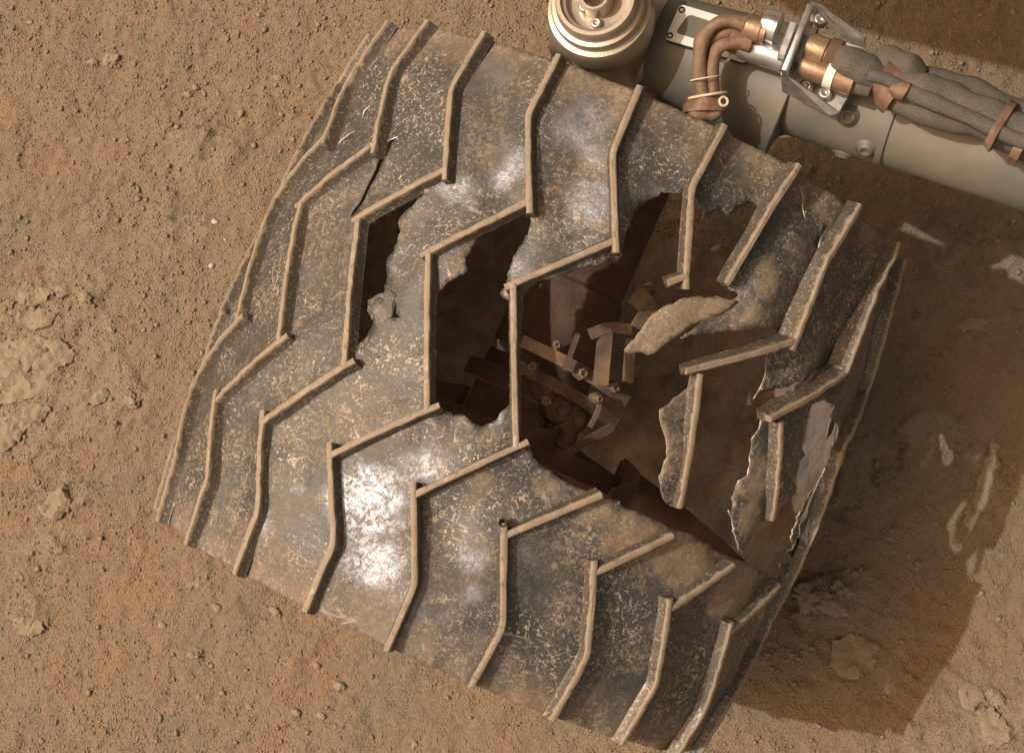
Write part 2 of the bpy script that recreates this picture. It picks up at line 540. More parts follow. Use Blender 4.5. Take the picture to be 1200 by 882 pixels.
HOLES = [
 # between the second and third long grousers
 [(422,264),(440,253),(470,238),(499,223),(488,236),(474,248),(466,262),(465,280),(460,292),(452,300),(448,318),(443,331),(446,342),(438,350),(432,362),(433,373),(428,382),(425,394),(420,406),(416,420),(414,400),(416,350),(418,300)],
 # narrow opening beside the central grouser
 [(620,252),(610,249),(593,254),(576,264),(559,278),(552,293),(545,302),(546,318),(535,325),(518,337),(509,345),(508,390),(508,470),(520,477),(530,485),(548,489),(556,496),(567,499),(581,492),(588,482),(598,473),(600,430),(599,352),(584,341),(593,332),(594,318),(605,293),(610,284),(617,271)],
 # huge torn opening
 [(612,352),(616,342),(628,330),(640,327),(657,324),(680,314),(702,309),(722,300),(729,297),(734,272),(749,243),(773,229),(776,223),(808,223),(824,240),(828,258),(840,248),(849,245),(862,252),(874,243),(889,237),(897,246),
  (882,285),(862,322),(860,338),(872,347),(862,360),(845,372),(826,381),(802,397),(832,393),(870,388),(900,384),(922,392),(931,404),(915,418),(904,445),(891,470),(908,463),(930,455),(955,445),(975,436),(985,437),(960,458),(925,474),(907,483),
  (901,502),(892,519),(893,536),(887,550),(885,560),(875,567),(872,584),(868,600),(861,601),(863,624),(865,643),(877,653),(885,638),(897,618),(908,611),(924,588),(936,574),(941,550),(950,536),(951,510),(956,488),(962,478),(974,471),(984,478),(983,503),(972,550),(957,578),(944,606),(933,640),(927,670),
  (916,681),(898,670),(884,663),(867,657),(850,650),(830,637),(810,626),(793,622),(778,614),(756,604),(744,599),(735,596),(728,587),(715,585),(702,581),(685,574),(668,565),(655,558),(640,549),(632,543),(625,537),(621,526),(612,520),(611,440)],
]
CRACKS = [
 [(461,157),(455,166),(451,178),(444,190),(441,200),(431,216),(424,232),(416,246),(410,256),(412,247),(419,236),(427,219),(438,199),(441,188),(448,176),(452,165)],
 [(412,149),(406,153),(399,160),(394,169),(400,163),(407,156)],
 [(366,193),(358,203),(350,213),(345,218),(354,206)],
 [(431,120),(425,129),(420,138),(424,129)],
 [(462,345),(460,356),(458,364),(452,372),(459,371),(468,371),(462,366)],
 [(1040,352),(1030,385),(1018,420),(1010,448),(1013,452),(1024,424),(1034,392),(1041,362)],
 [(1012,470),(1003,500),(990,540),(981,575),(975,600),(981,596),(990,566),(1001,528),(1011,492)],
 [(940,215),(946,232),(941,246),(948,262),(944,240)],
 [(975,262),(966,276),(962,290),(963,300),(958,309),(960,298),(961,284),(969,270)],
 [(1031,303),(1026,318),(1024,334),(1026,342),(1020,352),(1021,334),(1023,318)],
]
def to_su(poly):
    out = []
    for x, y in poly:
        t, u = pix2wheel(x, y, HB, guess_for(x, y)); out.append((t * .24, min(max(u, -.2045), .2045)))
    return np.array(out)

def inpoly(P, poly):
    x, y = P[:, 0], P[:, 1]; ins = np.zeros(len(P), bool); n = len(poly); j = n - 1
    for i in range(n):
        xi, yi = poly[i]; xj, yj = poly[j]
        c = ((yi > y) != (yj > y)) & (x < (xj - xi) * (y - yi) / (yj - yi + 1e-15) + xi)
        ins ^= c; j = i
    return ins

def tri_mesh(pts, holes=(), outer=None, eps=1e-6):
    V = [tuple(p) for p in pts]; E_ = []
    for h in list(holes) + ([outer] if outer is not None else []):
        k = len(V); n = len(h); V += [tuple(q) for q in h]; E_ += [(k + i, k + (i + 1) % n) for i in range(n)]
    vv, ee, ff, _, _, _ = delaunay_2d_cdt([Vector(v) for v in V], E_, [], 0, eps)
    vv = np.array([(v.x, v.y) for v in vv]); ff = np.array([f for f in ff if len(f) == 3])
    c = vv[ff].mean(1); keep = np.ones(len(ff), bool)
    for h in holes: keep &= ~inpoly(c, h)
    if outer is not None: keep &= inpoly(c, outer)
    a = vv[ff[:, 1]] - vv[ff[:, 0]]; b = vv[ff[:, 2]] - vv[ff[:, 0]]
    ar = a[:, 0] * b[:, 1] - a[:, 1] * b[:, 0]
    keep &= abs(ar) > 1e-12
    ff = ff[keep]; ar = ar[keep]; ff[ar < 0] = ff[ar < 0][:, ::-1]
    used = np.unique(ff); mp = -np.ones(len(vv), int); mp[used] = np.arange(len(used))
    return vv[used], mp[ff]

def edge_dist(P, polys):
    d = np.full(len(P), 9.)
    for h in polys:
        h = np.array(h); g = np.roll(h, -1, 0)
        for a, b in zip(h, g):
            ab = b - a; t = np.clip(((P - a) @ ab) / (ab @ ab + 1e-15), 0, 1)
            d = np.minimum(d, np.hypot(*(P - a - t[:, None] * ab).T))
    return d

HID = [np.array([(R(t), u) for t, u in L_]) * np.array([.24, 1]) for L_ in (
    [(87,-.032),(89.5,-.026),(93,-.022),(97,-.006),(100.5,.012),(101,.034),(98.5,.05),(98,.07),(94,.082),(91,.078),(87.5,.066),(88,.04),(86,.012)],
    [(104.5,.066),(106,.060),(108,.072),(110,.090),(108.5,.094),(106,.082)])]
HID = [np.array(jag(h * 1000, 5, 1.0, 71)) / 1000 for h in HID]
hs = HID + [to_su(jag(jag(h, 9, 1.6, 3 + i), 3.5, .75, 13 + i)) for i, h in enumerate(HOLES)] + [to_su([(np.mean([q[0] for q in c]) + (x - np.mean([q[0] for q in c])) * (1.0 if k > 3 else 1.12), y + (1.2 if j < len(c) / 2 else -1.2) * (k < 4)) for j, (x, y) in enumerate(c)]) for k, c in enumerate(CRACKS)]
grid = []
th_list = list(np.radians(np.arange(-62, 106, .9))) + list(np.radians(np.arange(107, 298, 2.4)))
T0, T1 = R(-62), R(298)
for i, t in enumerate(th_list):
    fine = t < R(106)
    us = np.linspace(-.2035, .2035, 108 if fine else 46)
    us = us + (0.5 * (us[1] - us[0]) if i % 2 else 0)
    us = us[(us > -.203) & (us < .203)]
    grid += [(t * .24, u) for u in us]
grid = np.array(grid)
jit = rng.normal(0, .0004, grid.shape); grid = grid + jit
grid = grid[(grid[:, 0] > T0 * .24 + .001) & (grid[:, 0] < T1 * .24 - .001)]
ed = edge_dist(grid, hs)
grid = grid[ed > .0012]
ub = np.linspace(-.2035, .2035, 110)
tb = np.linspace(T0, T1, 420) * .24
outer = [(T0 * .24, u) for u in ub[:-1]] + [(t, .2035) for t in tb[:-1]] + [(T1 * .24, u) for u in ub[::-1][:-1]] + [(t, -.2035) for t in tb[::-1][:-1]]
outer = np.array(outer)
vv, ff = tri_mesh(grid, hs, outer)
t_, u_ = vv[:, 0] / .24, vv[:, 1]
hh = skin_h(t_, u_)
# rims nibbled, hole edges curled a little
de = edge_dist(vv, hs[:5])
curl = np.exp(-de / .006)
hh = hh - curl * (.0020 + .0075 * vnoise(vv[:, 0], u_, .016, 77))
# blend the seam
w = sstep(R(284), R(298), t_); hh = hh * (1 - w) + HB * w; w = 1 - sstep(R(-62), R(-56), t_); hh = hh * (1 - w) + HB * w
rimw = sstep(.18, .2035, abs(u_))
hh = hh - rimw * .0012 * (1 + 2.5 * vnoise(vv[:, 0], u_ * 0, .015, 55))
X = WP(t_, u_, hh)
# sun highlights painted into the sheet as brighter metal spots
GLINTS = [(430,590,34,1), (437,655,26,.9), (402,580,18,.5), (500,545,26,.55), (478,715,22,.5), (308,622,14,.5), (556,655,16,.6), (552,700,14,.5), (608,190,18,.6), (684,140,26,.8), (692,236,26,1), (700,185,22,.6),
       (593,84,14,.5), (562,70,14,.4), (586,206,14,.6), (537,222,20,.6), (606,300,20,.7), (690,285,18,.6), (668,262,14,.5), (420,505,14,.4), (620,650,12,.4), (880,330,18,.4), (740,175,14,.4), (575,480,18,.5), (350,575,12,.4), (640,560,12,.3)]
pol = np.zeros(len(X))
for px, py, rr, am in GLINTS:
    t0_, u0_ = pix2wheel(px, py, HB, guess_for(px, py)); c_ = WP(np.array(t0_), np.array(u0_), HB)
    pol = np.maximum(pol, am * np.exp(-(((X - c_) ** 2).sum(1)) / (rr / 1430 * 1.15) ** 2))
me = bpy.data.meshes.new('skin')
# triangles are counter-clockwise in (theta, u): theta to the right, u up gives an inward normal test
a = X[ff[0][1]] - X[ff[0][0]]; b = X[ff[0][2]] - X[ff[0][0]]
if np.dot(np.cross(a, b), X[ff[0][0]] - np.array([0, X[ff[0][0]][1], HC])) < 0: ff = ff[:, ::-1]
me.from_pydata(X.tolist(), [], ff.tolist())
DUS = [(905,330,26,.62),(862,372,26,.7),(880,370,20,.7),(935,285,22,.55),(965,240,24,.7),(800,170,24,.5),(1030,300,20,.5),(345,300,30,.35),(260,560,24,.35),(760,620,50,.9),(865,690,44,.95),(700,585,34,.75),(820,650,40,.95),(890,560,30,.8),(885,610,24,.8),(640,560,26,.5),(900,700,30,.8),(520,590,20,.3),(560,560,24,.45),(890,200,26,.7),(780,130,26,.5),(560,120,24,.35),(590,440,20,.3),(350,400,30,.3),(500,250,30,.35),(455,480,30,.35),(760,700,24,.4),(960,240,20,.7)]
dus = np.zeros(len(X))
for px, py, rr, am in DUS:
    t0_, u0_ = pix2wheel(px, py, HB, guess_for(px, py)); c_ = WP(np.array(t0_), np.array(u0_), HB)
    dus = np.maximum(dus, am * np.exp(-(((X - c_) ** 2).sum(1)) / (rr / 1430 * 1.15) ** 2))
da = me.attributes.new('dust', 'FLOAT', 'POINT'); da.data.foreach_set('value', dus)
pa = me.attributes.new('glint', 'FLOAT', 'POINT'); pa.data.foreach_set('value', pol)
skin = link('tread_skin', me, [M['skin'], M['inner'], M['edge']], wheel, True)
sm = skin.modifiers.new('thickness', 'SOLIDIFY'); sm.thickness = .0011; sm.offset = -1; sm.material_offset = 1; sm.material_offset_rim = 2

# ---- torn flaps that hang in the big opening
def flap(name, poly, hfun, label=None, amp=.8, seed=1, smooth_normals=True, mats=None, thick=.0011, dusty=0.0):
    pol = np.array(jag(poly, 6, amp, seed))
    x0, y0 = pol.min(0); x1, y1 = pol.max(0)
    g = np.array([(x + (3 if int((y - y0) / 6) % 2 else 0), y) for y in np.arange(y0 + 2, y1, 5.5) for x in np.arange(x0 + 2, x1, 6)])
    g = g[inpoly(g, pol)]
    if len(g): g = g[edge_dist(g, [pol]) > 2.2]
    if not len(g): g = pol.mean(0)[None]
    v2, f2 = tri_mesh(g, [], pol, 1e-4)
    P3 = []
    for x, y in v2:
        h = hfun(x, y)
        t, u = pix2wheel(x, y, h, guess_for(x, y)); P3.append(WP(np.array(t), np.array(u), h))
    P3 = np.array(P3)
    a = P3[f2[0][1]] - P3[f2[0][0]]; b = P3[f2[0][2]] - P3[f2[0][0]]
    if np.dot(np.cross(a, b), CAM - P3[f2[0][0]]) < 0: f2 = f2[:, ::-1]
    m_ = bpy.data.meshes.new(name); m_.from_pydata(P3.tolist(), [], f2.tolist())
    if dusty: a_ = m_.attributes.new('dust', 'FLOAT', 'POINT'); a_.data.foreach_set('value', [dusty] * len(P3))
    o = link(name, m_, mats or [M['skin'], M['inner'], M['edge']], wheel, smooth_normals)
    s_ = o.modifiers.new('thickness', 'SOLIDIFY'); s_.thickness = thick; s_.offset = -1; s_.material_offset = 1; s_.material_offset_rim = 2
    if label: o['label'] = label
    return o
def ctrl(cs):
    c = np.array(cs, float)
    def f(x, y):
        d = np.hypot(c[:, 0] - x, c[:, 1] - y) + 3; w_ = d ** -2.2
        return float((w_ * c[:, 2]).sum() / w_.sum())
    return f
MM = .001
flap('torn_flap', [(866,353),(846,349),(820,347),(801,349),(776,360),(760,374),(751,388),(738,402),(731,411),(744,413),(758,416),(770,412),(780,404),(788,398),(797,393),(803,386),(812,381),(828,376),(845,368),(858,361)],
     (lambda x, y: -.013 - (868 - x) / 137 * .017 - max(0, (y - 365) - (800 - x) * .25) * .00016 - .0012 * abs(((x * .9 + y * .5) / 23) % 2 - 1) + .0008 * mnoise.noise(Vector((x / 14, y / 14, 3)))),
     'curled tan tongue of torn skin bent into the big hole', seed=4, amp=1.2, dusty=1.0)
flap('torn_flap', [(805,455),(790,466),(785,473),(773,480),(775,498),(780,512),(782,536),(772,559),(775,576),(782,590),(800,592),(806,560),(812,500),(818,462)],
     ctrl([(818,458,-11*MM),(812,500,-13*MM),(800,590,-20*MM),(773,480,-9*MM),(775,520,-9*MM),(772,560,-14*MM),(785,520,-9.5*MM)]),
     'ragged strip of skin left along a hanging grouser', seed=5, dusty=.5)
flap('torn_flap', [(431,352),(442,345),(456,340),(463,346),(459,357),(459,370),(446,378),(436,375),(430,364)],
     (lambda x, y: -.0100 - (463 - x) * .00012), 'small bent flap at the foot of the narrow tear', seed=6, smooth_normals=False, amp=.4)

# ---- grousers
RW = [(-3.9, -1.6), (-2.9, .9), (-2.45, 6.2), (-2.0, 8.0), (-1.3, 8.5), (1.3, 8.5), (2.0, 8.0), (2.45, 6.2), (2.9, .9), (3.9, -1.6)]
def rib_sweep(bm, cl, path, lower=0.0, hscale=1.0, seed=0, loose=False):
    # path: list of (theta, u, dh) ; resampled every 4 mm
    P = []
    for (a, b) in zip(path, path[1:]):
        L = math.hypot((b[0] - a[0]) * .24, b[1] - a[1]); k = max(2, int(L / .004))
        for j in range(k):
            q = j / k; P.append([a[i] * (1 - q) + b[i] * q for i in range(3)])
    P.append(list(path[-1]))
    P = np.array(P)
    # soften the corners
    Q = P.copy()
    for _ in range(1): Q[1:-1] = .25 * P[:-2] + .5 * P[1:-1] + .25 * P[2:]
    P = Q
    s = P[:, 0] * .24
    wob = .0005 * vnoise(s * 40 + seed, P[:, 1] * 40, 1, 91)
    P[:, 0] += wob / .24
    top = WP(P[:, 0], P[:, 1], P[:, 2])
    base = WP(P[:, 0], P[:, 1], P[:, 2] - .01)
    up = top - base; up /= np.linalg.norm(up, axis=1)[:, None]
    tan = np.gradient(top, axis=0); tan /= np.linalg.norm(tan, axis=1)[:, None]
    side = np.cross(tan, up); side /= np.linalg.norm(side, axis=1)[:, None]
    fac = 1 + .22 * vnoise(s * 1, P[:, 1], .008, 14 + seed % 5) + .15 * vnoise(s, P[:, 1], .03, 24)
    skh = np.clip(skin_h(P[:, 0], P[:, 1]), -.0155, -.0065) if not loose else P[:, 2] + HB - lower
    rings = []
    for i in range(len(P)):
        tw = .0003 * random.uniform(-1, 1)
        ring = []
        for (x, z) in RW:
            hz = (z - 8.5) * MM * hscale - lower
            if z < 2: hz = (float(skh[i]) - P[i, 2]) + (.0009 if z > 0 else -.0007)
            if z > 4: hz += .0009 * vnoise(np.array(s[i] * 1.), np.array(P[i, 1]), .006, 44) + tw
            v = bm.verts.new(Vector(top[i] + side[i] * x * MM * fac[i] + up[i] * hz)); v[cl] = 1.0 if z > 7.9 else (.46 if z > 5 else 0.0)
            ring.append(v)
        rings.append(ring)
    n = len(RW)
    for a, b in zip(rings, rings[1:]):
        for k in range(n - 1): bm.faces.new((a[k], a[k + 1], b[k + 1], b[k]))
        bm.faces.new((a[-1], a[0], b[0], b[-1]))
    bm.faces.new(rings[0][::-1]); bm.faces.new(rings[-1])

def ext(a, b, d):   # point d metres past b on the line a->b
    L = math.hypot((b[0] - a[0]) * .24, b[1] - a[1]); q = 1 + d / L
    return tuple(a[i] + (b[i] - a[i]) * q for i in range(3))

def grouser(g):
    px = OBS.get(g); V = []
    for k in range(8):
        t0, u0 = TT[k] + g * STEP, TU[k]
        if px is not None and px[k] is not None:
            reg = 60. if (g <= -3) else 0.4
            t, u = pix2wheel(px[k][0], px[k][1], 0.0, (t0, u0), reg)
            if g <= -3 or k in (0, 7): u = u0 if k in (0, 7) else u
        else: t, u = t0, u0
        V.append((float(t), float(u), 0.0))
    bm = bmesh.new(); cl = bm.verts.layers.float.new('crest')
    def finish(bm_, lab=None):
        o = bmo('grouser', bm_, M['rib'], wheel)
        o.data.polygons.foreach_set('use_smooth', [True] * len(o.data.polygons))
        bv = o.modifiers.new('edge_split', 'EDGE_SPLIT'); bv.split_angle = R(36)
        if lab: o['label'] = lab
        b = bmesh.new(); return b, b.verts.layers.float.new('crest')
    label = None
    if g == 2:
        rib_sweep(bm, cl, [V[0], V[1], (V[2][0], V[2][1], -.001), ext(V[1], V[2], .009)], seed=g)
        rib_sweep(bm, cl, [V[2], V[3]], .0004, .8, seed=g)
        bm, cl = finish(bm, 'upper half of a grouser snapped off over the big hole')
        rib_sweep(bm, cl, [V[4], V[5]], .0004, seed=g + 50)
    elif g == 3:
        V[2] = (V[2][0], V[2][1], -.006)
        rib_sweep(bm, cl, [V[0], V[1], V[2]], 0, 1.25, seed=g)
        bm, cl = finish(bm, 'upper end of a grouser broken off at the edge of the big hole')
        rib_sweep(bm, cl, [V[4], V[5]], .0004, seed=g + 50)
    elif g == 4:
        rib_sweep(bm, cl, [V[0], V[1], ext(V[1], V[2], .007)], 0, 1.25, seed=g)
        rib_sweep(bm, cl, [V[2], ext(V[2], V[3], .003)], .0004, 1.15, seed=g)
        t, u = pix2wheel(822, 438, -.001, (V[3][0], V[3][1]), 0)
        t2, u2 = pix2wheel(812, 520, -.004, (V[3][0], V[3][1] - .06), 0)
        t3, u3 = pix2wheel(799, 596, -.012, (V[3][0], V[3][1] - .1), 0)
        rib_sweep(bm, cl, [(t, u, -.0012), (t2, u2, -.004), (t3, u3, -.012)], .0002, .9, seed=g, loose=True)
        bm, cl = finish(bm, 'grouser torn loose from the lower tread and hanging in the hole')
        rib_sweep(bm, cl, [V[4], V[5]], .0004, seed=g + 50)
    elif g == 5:
        rib_sweep(bm, cl, [V[0], V[1], V[2]], 0, 1.2, seed=g)
        rib_sweep(bm, cl, [ext(V[3], V[2], -.001), ext(V[2], V[3], .002)], .0004, 1.1, seed=g)
        t, u = pix2wheel(918, 495, -.001, (V[3][0], V[3][1]), 0)
        t3, u3 = pix2wheel(908, 610, -.006, (V[3][0], V[3][1] - .1), 0)
        rib_sweep(bm, cl, [(t, u, -.0012), (t3, u3, -.006)], .0002, .95, seed=g, loose=True)
        bm, cl = finish(bm, 'bent grouser at the far right edge of the big hole')
        rib_sweep(bm, cl, [V[4], V[5]], .0004, seed=g + 50)
    else:
        rib_sweep(bm, cl, [V[0], V[1], ext(V[1], V[2], .0085)], seed=g)
        rib_sweep(bm, cl, [V[2], ext(V[2], V[3], .006)], .0004, seed=g + 1)
        rib_sweep(bm, cl, [V[3], V[4]], .0001, seed=g + 2)
        rib_sweep(bm, cl, [ext(V[5], V[4], .0085), V[5]], .0004, seed=g + 3)
    rib_sweep(bm, cl, [ext(V[6], V[5], .0085), V[6], V[7]], 0, seed=g + 4)
    bm, cl = finish(bm, label); bm.free()
for g in range(-8, 16): grouser(g)
# black open end of one hollow stub
t, u = pix2wheel(589, 612, 0, guess_for(589, 612)); t2, u2 = pix2wheel(587, 616, 0, guess_for(587, 616))
bm = bmesh.new()
cpt = WP(np.array(t), np.array(u), .0009); dn = WP(np.array(t), np.array(u), -.01); upv = Vector(cpt - dn).normalized()
lathe(bm, Vector(cpt), upv, [(.0015, -.004), (.0028, -.003), (.0031, -.0005), (.0028, .0002), (.0019, 0), (.0016, -.0035), (0, -.0035)], 16)
o = bmo('broken_stub_socket', bm, M['black'], wheel)

# ---- inside of the wheel
ctr = Vector((0, 0, HC))
def cyl_prof(name, prof, mat, seg=64, smooth=True, parent=wheel, label=None):
    bm = bmesh.new(); lathe(bm, ctr, (0, 1, 0), prof, seg); o = bmo(name, bm, mat, parent, smooth)
    m_ = o.modifiers.new('edge_split', 'EDGE_SPLIT'); m_.split_angle = R(35)
    return o
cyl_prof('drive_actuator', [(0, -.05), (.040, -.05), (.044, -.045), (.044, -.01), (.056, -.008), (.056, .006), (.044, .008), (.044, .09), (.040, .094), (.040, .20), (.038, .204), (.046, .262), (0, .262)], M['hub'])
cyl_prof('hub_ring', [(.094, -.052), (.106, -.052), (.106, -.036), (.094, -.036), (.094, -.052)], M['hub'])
for k in range(8):          # curved flexure spokes
    bm = bmesh.new(); a0 = k * math.pi / 4 + .2
    rows = []
    for i in range(13):
        q = i / 12; r_ = .10 + .118 * q; a1 = a0 + .75 * math.sin(q * math.pi * .5) ** 1.3
        d = Vector((math.cos(a1), 0, math.sin(a1))); y0 = -.048 - .036 * q
        tn = Vector((-d.z, 0, d.x))
        rows.append([bm.verts.new(ctr + d * r_ + tn * sx * .0016 + Vector((0, y0 + sy, 0))) for sx, sy in ((-1, 0), (1, 0), (1, .028), (-1, .028))])
    for A, B in zip(rows, rows[1:]):
        for j in range(4): bm.faces.new((A[j], A[(j + 1) % 4], B[(j + 1) % 4], B[j]))
    bm.faces.new(rows[0][::-1]); bm.faces.new(rows[-1])
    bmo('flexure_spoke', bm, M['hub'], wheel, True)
# clamp band with bolts on the actuator, brackets and fins seen through the hole
def interior_pt(px, py, r):    # ray against a cylinder of radius r round the axle, near side
    d = ray(px, py); o_ = CAM - np.array([0, 0, HC])
    A = d[0] ** 2 + d[2] ** 2; B = 2 * (o_[0] * d[0] + o_[2] * d[2]); C_ = o_[0] ** 2 + o_[2] ** 2 - r * r
    D = B * B - 4 * A * C_
    t = (-B - math.sqrt(max(D, 0))) / (2 * A)
    return Vector(CAM + d * t)
def strip(name, pts, r, wid, th, mat):
    bm = bmesh.new(); P = [interior_pt(x, y, r) for x, y in pts]
    P = catmull(P, 5); rows = []
    for (p, t, s, u) in frames(P):
        n = Vector((p.x, 0, p.z - HC)).normalized(); sd = t.cross(n).normalized()
        rows.append([bm.verts.new(p + sd * wid * sx + n * th * sy) for sx, sy in ((-.5, 0), (.5, 0), (.5, 1), (-.5, 1))])
    for A, B in zip(rows, rows[1:]):
        for j in range(4): bm.faces.new((A[j], A[(j + 1) % 4], B[(j + 1) % 4], B[j]))
    bm.faces.new(rows[0][::-1]); bm.faces.new(rows[-1])
    return bmo(name, bm, mat, wheel)
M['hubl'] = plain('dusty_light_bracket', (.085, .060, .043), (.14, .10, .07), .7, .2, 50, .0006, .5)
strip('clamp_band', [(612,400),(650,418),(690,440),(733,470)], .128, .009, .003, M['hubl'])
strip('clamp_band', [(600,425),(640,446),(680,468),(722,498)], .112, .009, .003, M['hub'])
strip('bracket_fin', [(708,388),(705,418),(702,450)], .142, .010, .006, M['hubl'])
strip('bracket_fin', [(735,396),(733,420),(731,446)], .142, .003, .012, M['hubl'])
strip('bracket_fin', [(676,392),(668,414),(660,434)], .140, .003, .008, M['hub'])
strip('bracket_fin', [(690,392),(712,384),(738,386)], .145, .008, .004, M['hubl'])
strip('bracket_fin', [(742,345),(758,362),(748,386)], .150, .014, .004, M['hubl'])
strip('cable_guide', [(560,395),(600,410),(625,430)], .10, .007, .003, M['hub'])
strip('cable_guide', [(640,545),(680,520),(715,500)], .13, .006, .004, M['hub'])
strip('cable_guide', [(690,500),(700,480),(702,462)], .126, .003, .003, M['dim'])
for (x, y, rr) in ((625,431,.0034), (680,437,.0042), (715,452,.0042), (697,466,.003), (640,470,.003), (757,343,.0045), (722,300,.003), (652,405,.003)):
    p = interior_pt(x, y, .131); n = Vector((p.x, 0, p.z - HC)).normalized()
    bm = bmesh.new(); lathe(bm, p, n, [(rr * 1.3, -.004), (rr * 1.3, .001), (rr, .001), (rr, .009), (rr * .7, .0105), (rr * .55, .0105), (rr * .5, .008), (0, .008)], 6)
    bmo('bolt', bm, M['hubl'], wheel)
for (x, y) in ((640,455),(655,480),(672,492),(620,500),(660,512)):
    p = interior_pt(x, y, .10); n = Vector((p.x, 0, p.z - HC)).normalized()
    bm = bmesh.new(); lathe(bm, p - n * .02, n, [(.011, 0), (.011, .022), (.008, .026), (.004, .026), (.004, .031), (0, .031)], 16)
    bmo('motor_fitting', bm, M['hub'], wheel)

# ================================================================ SUSPENSION ARM
DZ = .08; GS = .925
def PA(x, y, z): return PZ(x, y, z + DZ)
ZA = .300; RA = .0378 * GS
pA = PA(752, 42, ZA); pB = PA(1200, 184, ZA)
ad = (pB - pA).normalized(); an = Vector((0, 0, 1)); asd = ad.cross(an).normalized()
if asd.y > 0: asd = -asd          # towards the wheel
def on_axis(px, z=ZA):            # axis point whose picture column is px
    lo, hi = -.2, .6
    for _ in range(40):
        m_ = (lo + hi) / 2; q = pA + ad * m_; x = proj(np.array(q))[0]
        if x < px: lo = m_
        else: hi = m_
    return lo
arm = empty('suspension_arm', (pA.x, pA.y, 0), 'grey tubular rover suspension arm with round actuator behind the wheel', 'suspension arm')
s0, s1, s2, s3, s4 = on_axis(775), on_axis(925), on_axis(950), on_axis(1052), on_axis(1200) + .55
def tubepart(name, prof, mat, seg=72, smooth=True):
    bm = bmesh.new(); lathe(bm, pA, ad, [(r / GS, h) for r, h in prof], seg, hs=False); o = bmo(name, bm, mat, arm, smooth)
    m_ = o.modifiers.new('edge_split', 'EDGE_SPLIT'); m_.split_angle = R(32); return o
tubepart('housing_tube', [(0, s0 - .075), (RA * .98, s0 - .075), (RA * .98, s0 - .012), (RA * 1.0, s0 - .010), (RA, s0)], M['tubel'])
cA = PA(758, 43, .300); cB = PA(928, 110, .286); cL = (cB - cA).length / GS
bm = bmesh.new(); lathe(bm, cA, cB - cA, [(.030, -.004), (.0376, 0), (.0378, .004)] + [(.0378 + .0135 * (q / 10) ** 1.2, .004 + (cL - .010) * q / 10) for q in range(1, 11)] + [(.0522, cL - .004), (.0528, cL - .001), (.0520, cL), (.040, cL + .0015), (.034, cL + .004)], 80)
o = bmo('flared_housing', bm, M['tube'], arm, True); m_ = o.modifiers.new('edge_split', 'EDGE_SPLIT'); m_.split_angle = R(32)
tubepart('tube', [(RA * .90, s1 - .02), (RA * .90, s2)], M['tube'])
tubepart('coupling_sleeve', [(RA * .88, s2 - .014), (RA * .96, s2 - .011), (RA * 1.01, s2 - .006), (RA * 1.01, s3 - .006), (RA * 1.035, s3 - .004), (RA * 1.035, s3), (RA * .985, s3 + .001), (RA * .97, s3 + .002)], M['tube'])
tubepart('tube', [(RA * .97, s3), (RA * 1.0, s3 + .003), (RA * 1.0, s4), (0, s4)], M['tube'])
def cyl_hit(px, py, r=RA, o0=None):     # picture ray on the near side of the tube
    d = Vector(ray(px, py)); o_ = Vector(CAM) - pA
    d2 = d - ad * d.dot(ad); o2 = o_ - ad * o_.dot(ad)
    A = d2.dot(d2); B = 2 * d2.dot(o2); C_ = o2.dot(o2) - r * r; D = max(B * B - 4 * A * C_, 0)
    p = Vector(CAM) + d * ((-B - math.sqrt(D)) / (2 * A))
    n = (p - pA); n = (n - ad * n.dot(ad)).normalized()
    return p, n
for x, y in ((994,136), (1015,174), (988,180), (968,112)):
    p, n = cyl_hit(x, y); bm = bmesh.new()
    lathe(bm, p, n, [(.0085, -.003), (.0085, .0008), (.0062, .0012), (.0058, .003), (.0035, .0045), (.0030, .0030), (0, .0030)], 24)
    bmo('screw', bm, M['tube'], arm, True)
# white instrument window frame on the tube
p0, nrm = cyl_hit(828, 40, RA * 1.02)
def fr(px, py): return PP(px, py, p0 + nrm * .002, nrm)
def rounded(c, r=3.5):
    out = []; n = len(c)
    for i in range(n):
        a, b, d = np.array(c[i - 1], float), np.array(c[i], float), np.array(c[(i + 1) % n], float)
        u1 = (a - b) / np.hypot(*(a - b)); u2 = (d - b) / np.hypot(*(d - b))
        for k in range(5):
            q = k / 4; A = b + u1 * r; B = b + u2 * r
            out.append(tuple((1 - q) ** 2 * A + 2 * q * (1 - q) * b + q * q * B))
    return out
outr = [fr(*q) for q in rounded([(797,5),(888,32),(874,74),(779,46)], 5)]
inr = [fr(*q) for q in rounded([(807,16.5),(878,39.5),(868,62),(791,38.5)], 6)]
bm = bmesh.new(); ring_prism(bm, outr, inr, .0045, nrm); f_ = bmo('window_frame', bm, M['white'], arm)
bm = bmesh.new(); prism(bm, [p - nrm * .0008 for p in outr], .004, nrm)
g_ = bmo('window_recess', bm, M['tube'], arm)
for x, y in ((799,12), (785,42)):
    bm = bmesh.new(); lathe(bm, fr(x, y), nrm, [(.0026, -.002), (.0026, .0007), (.0016, .0007), (.0014, -.0005), (0, -.0005)], 16); bmo('screw', bm, M['black'], arm)
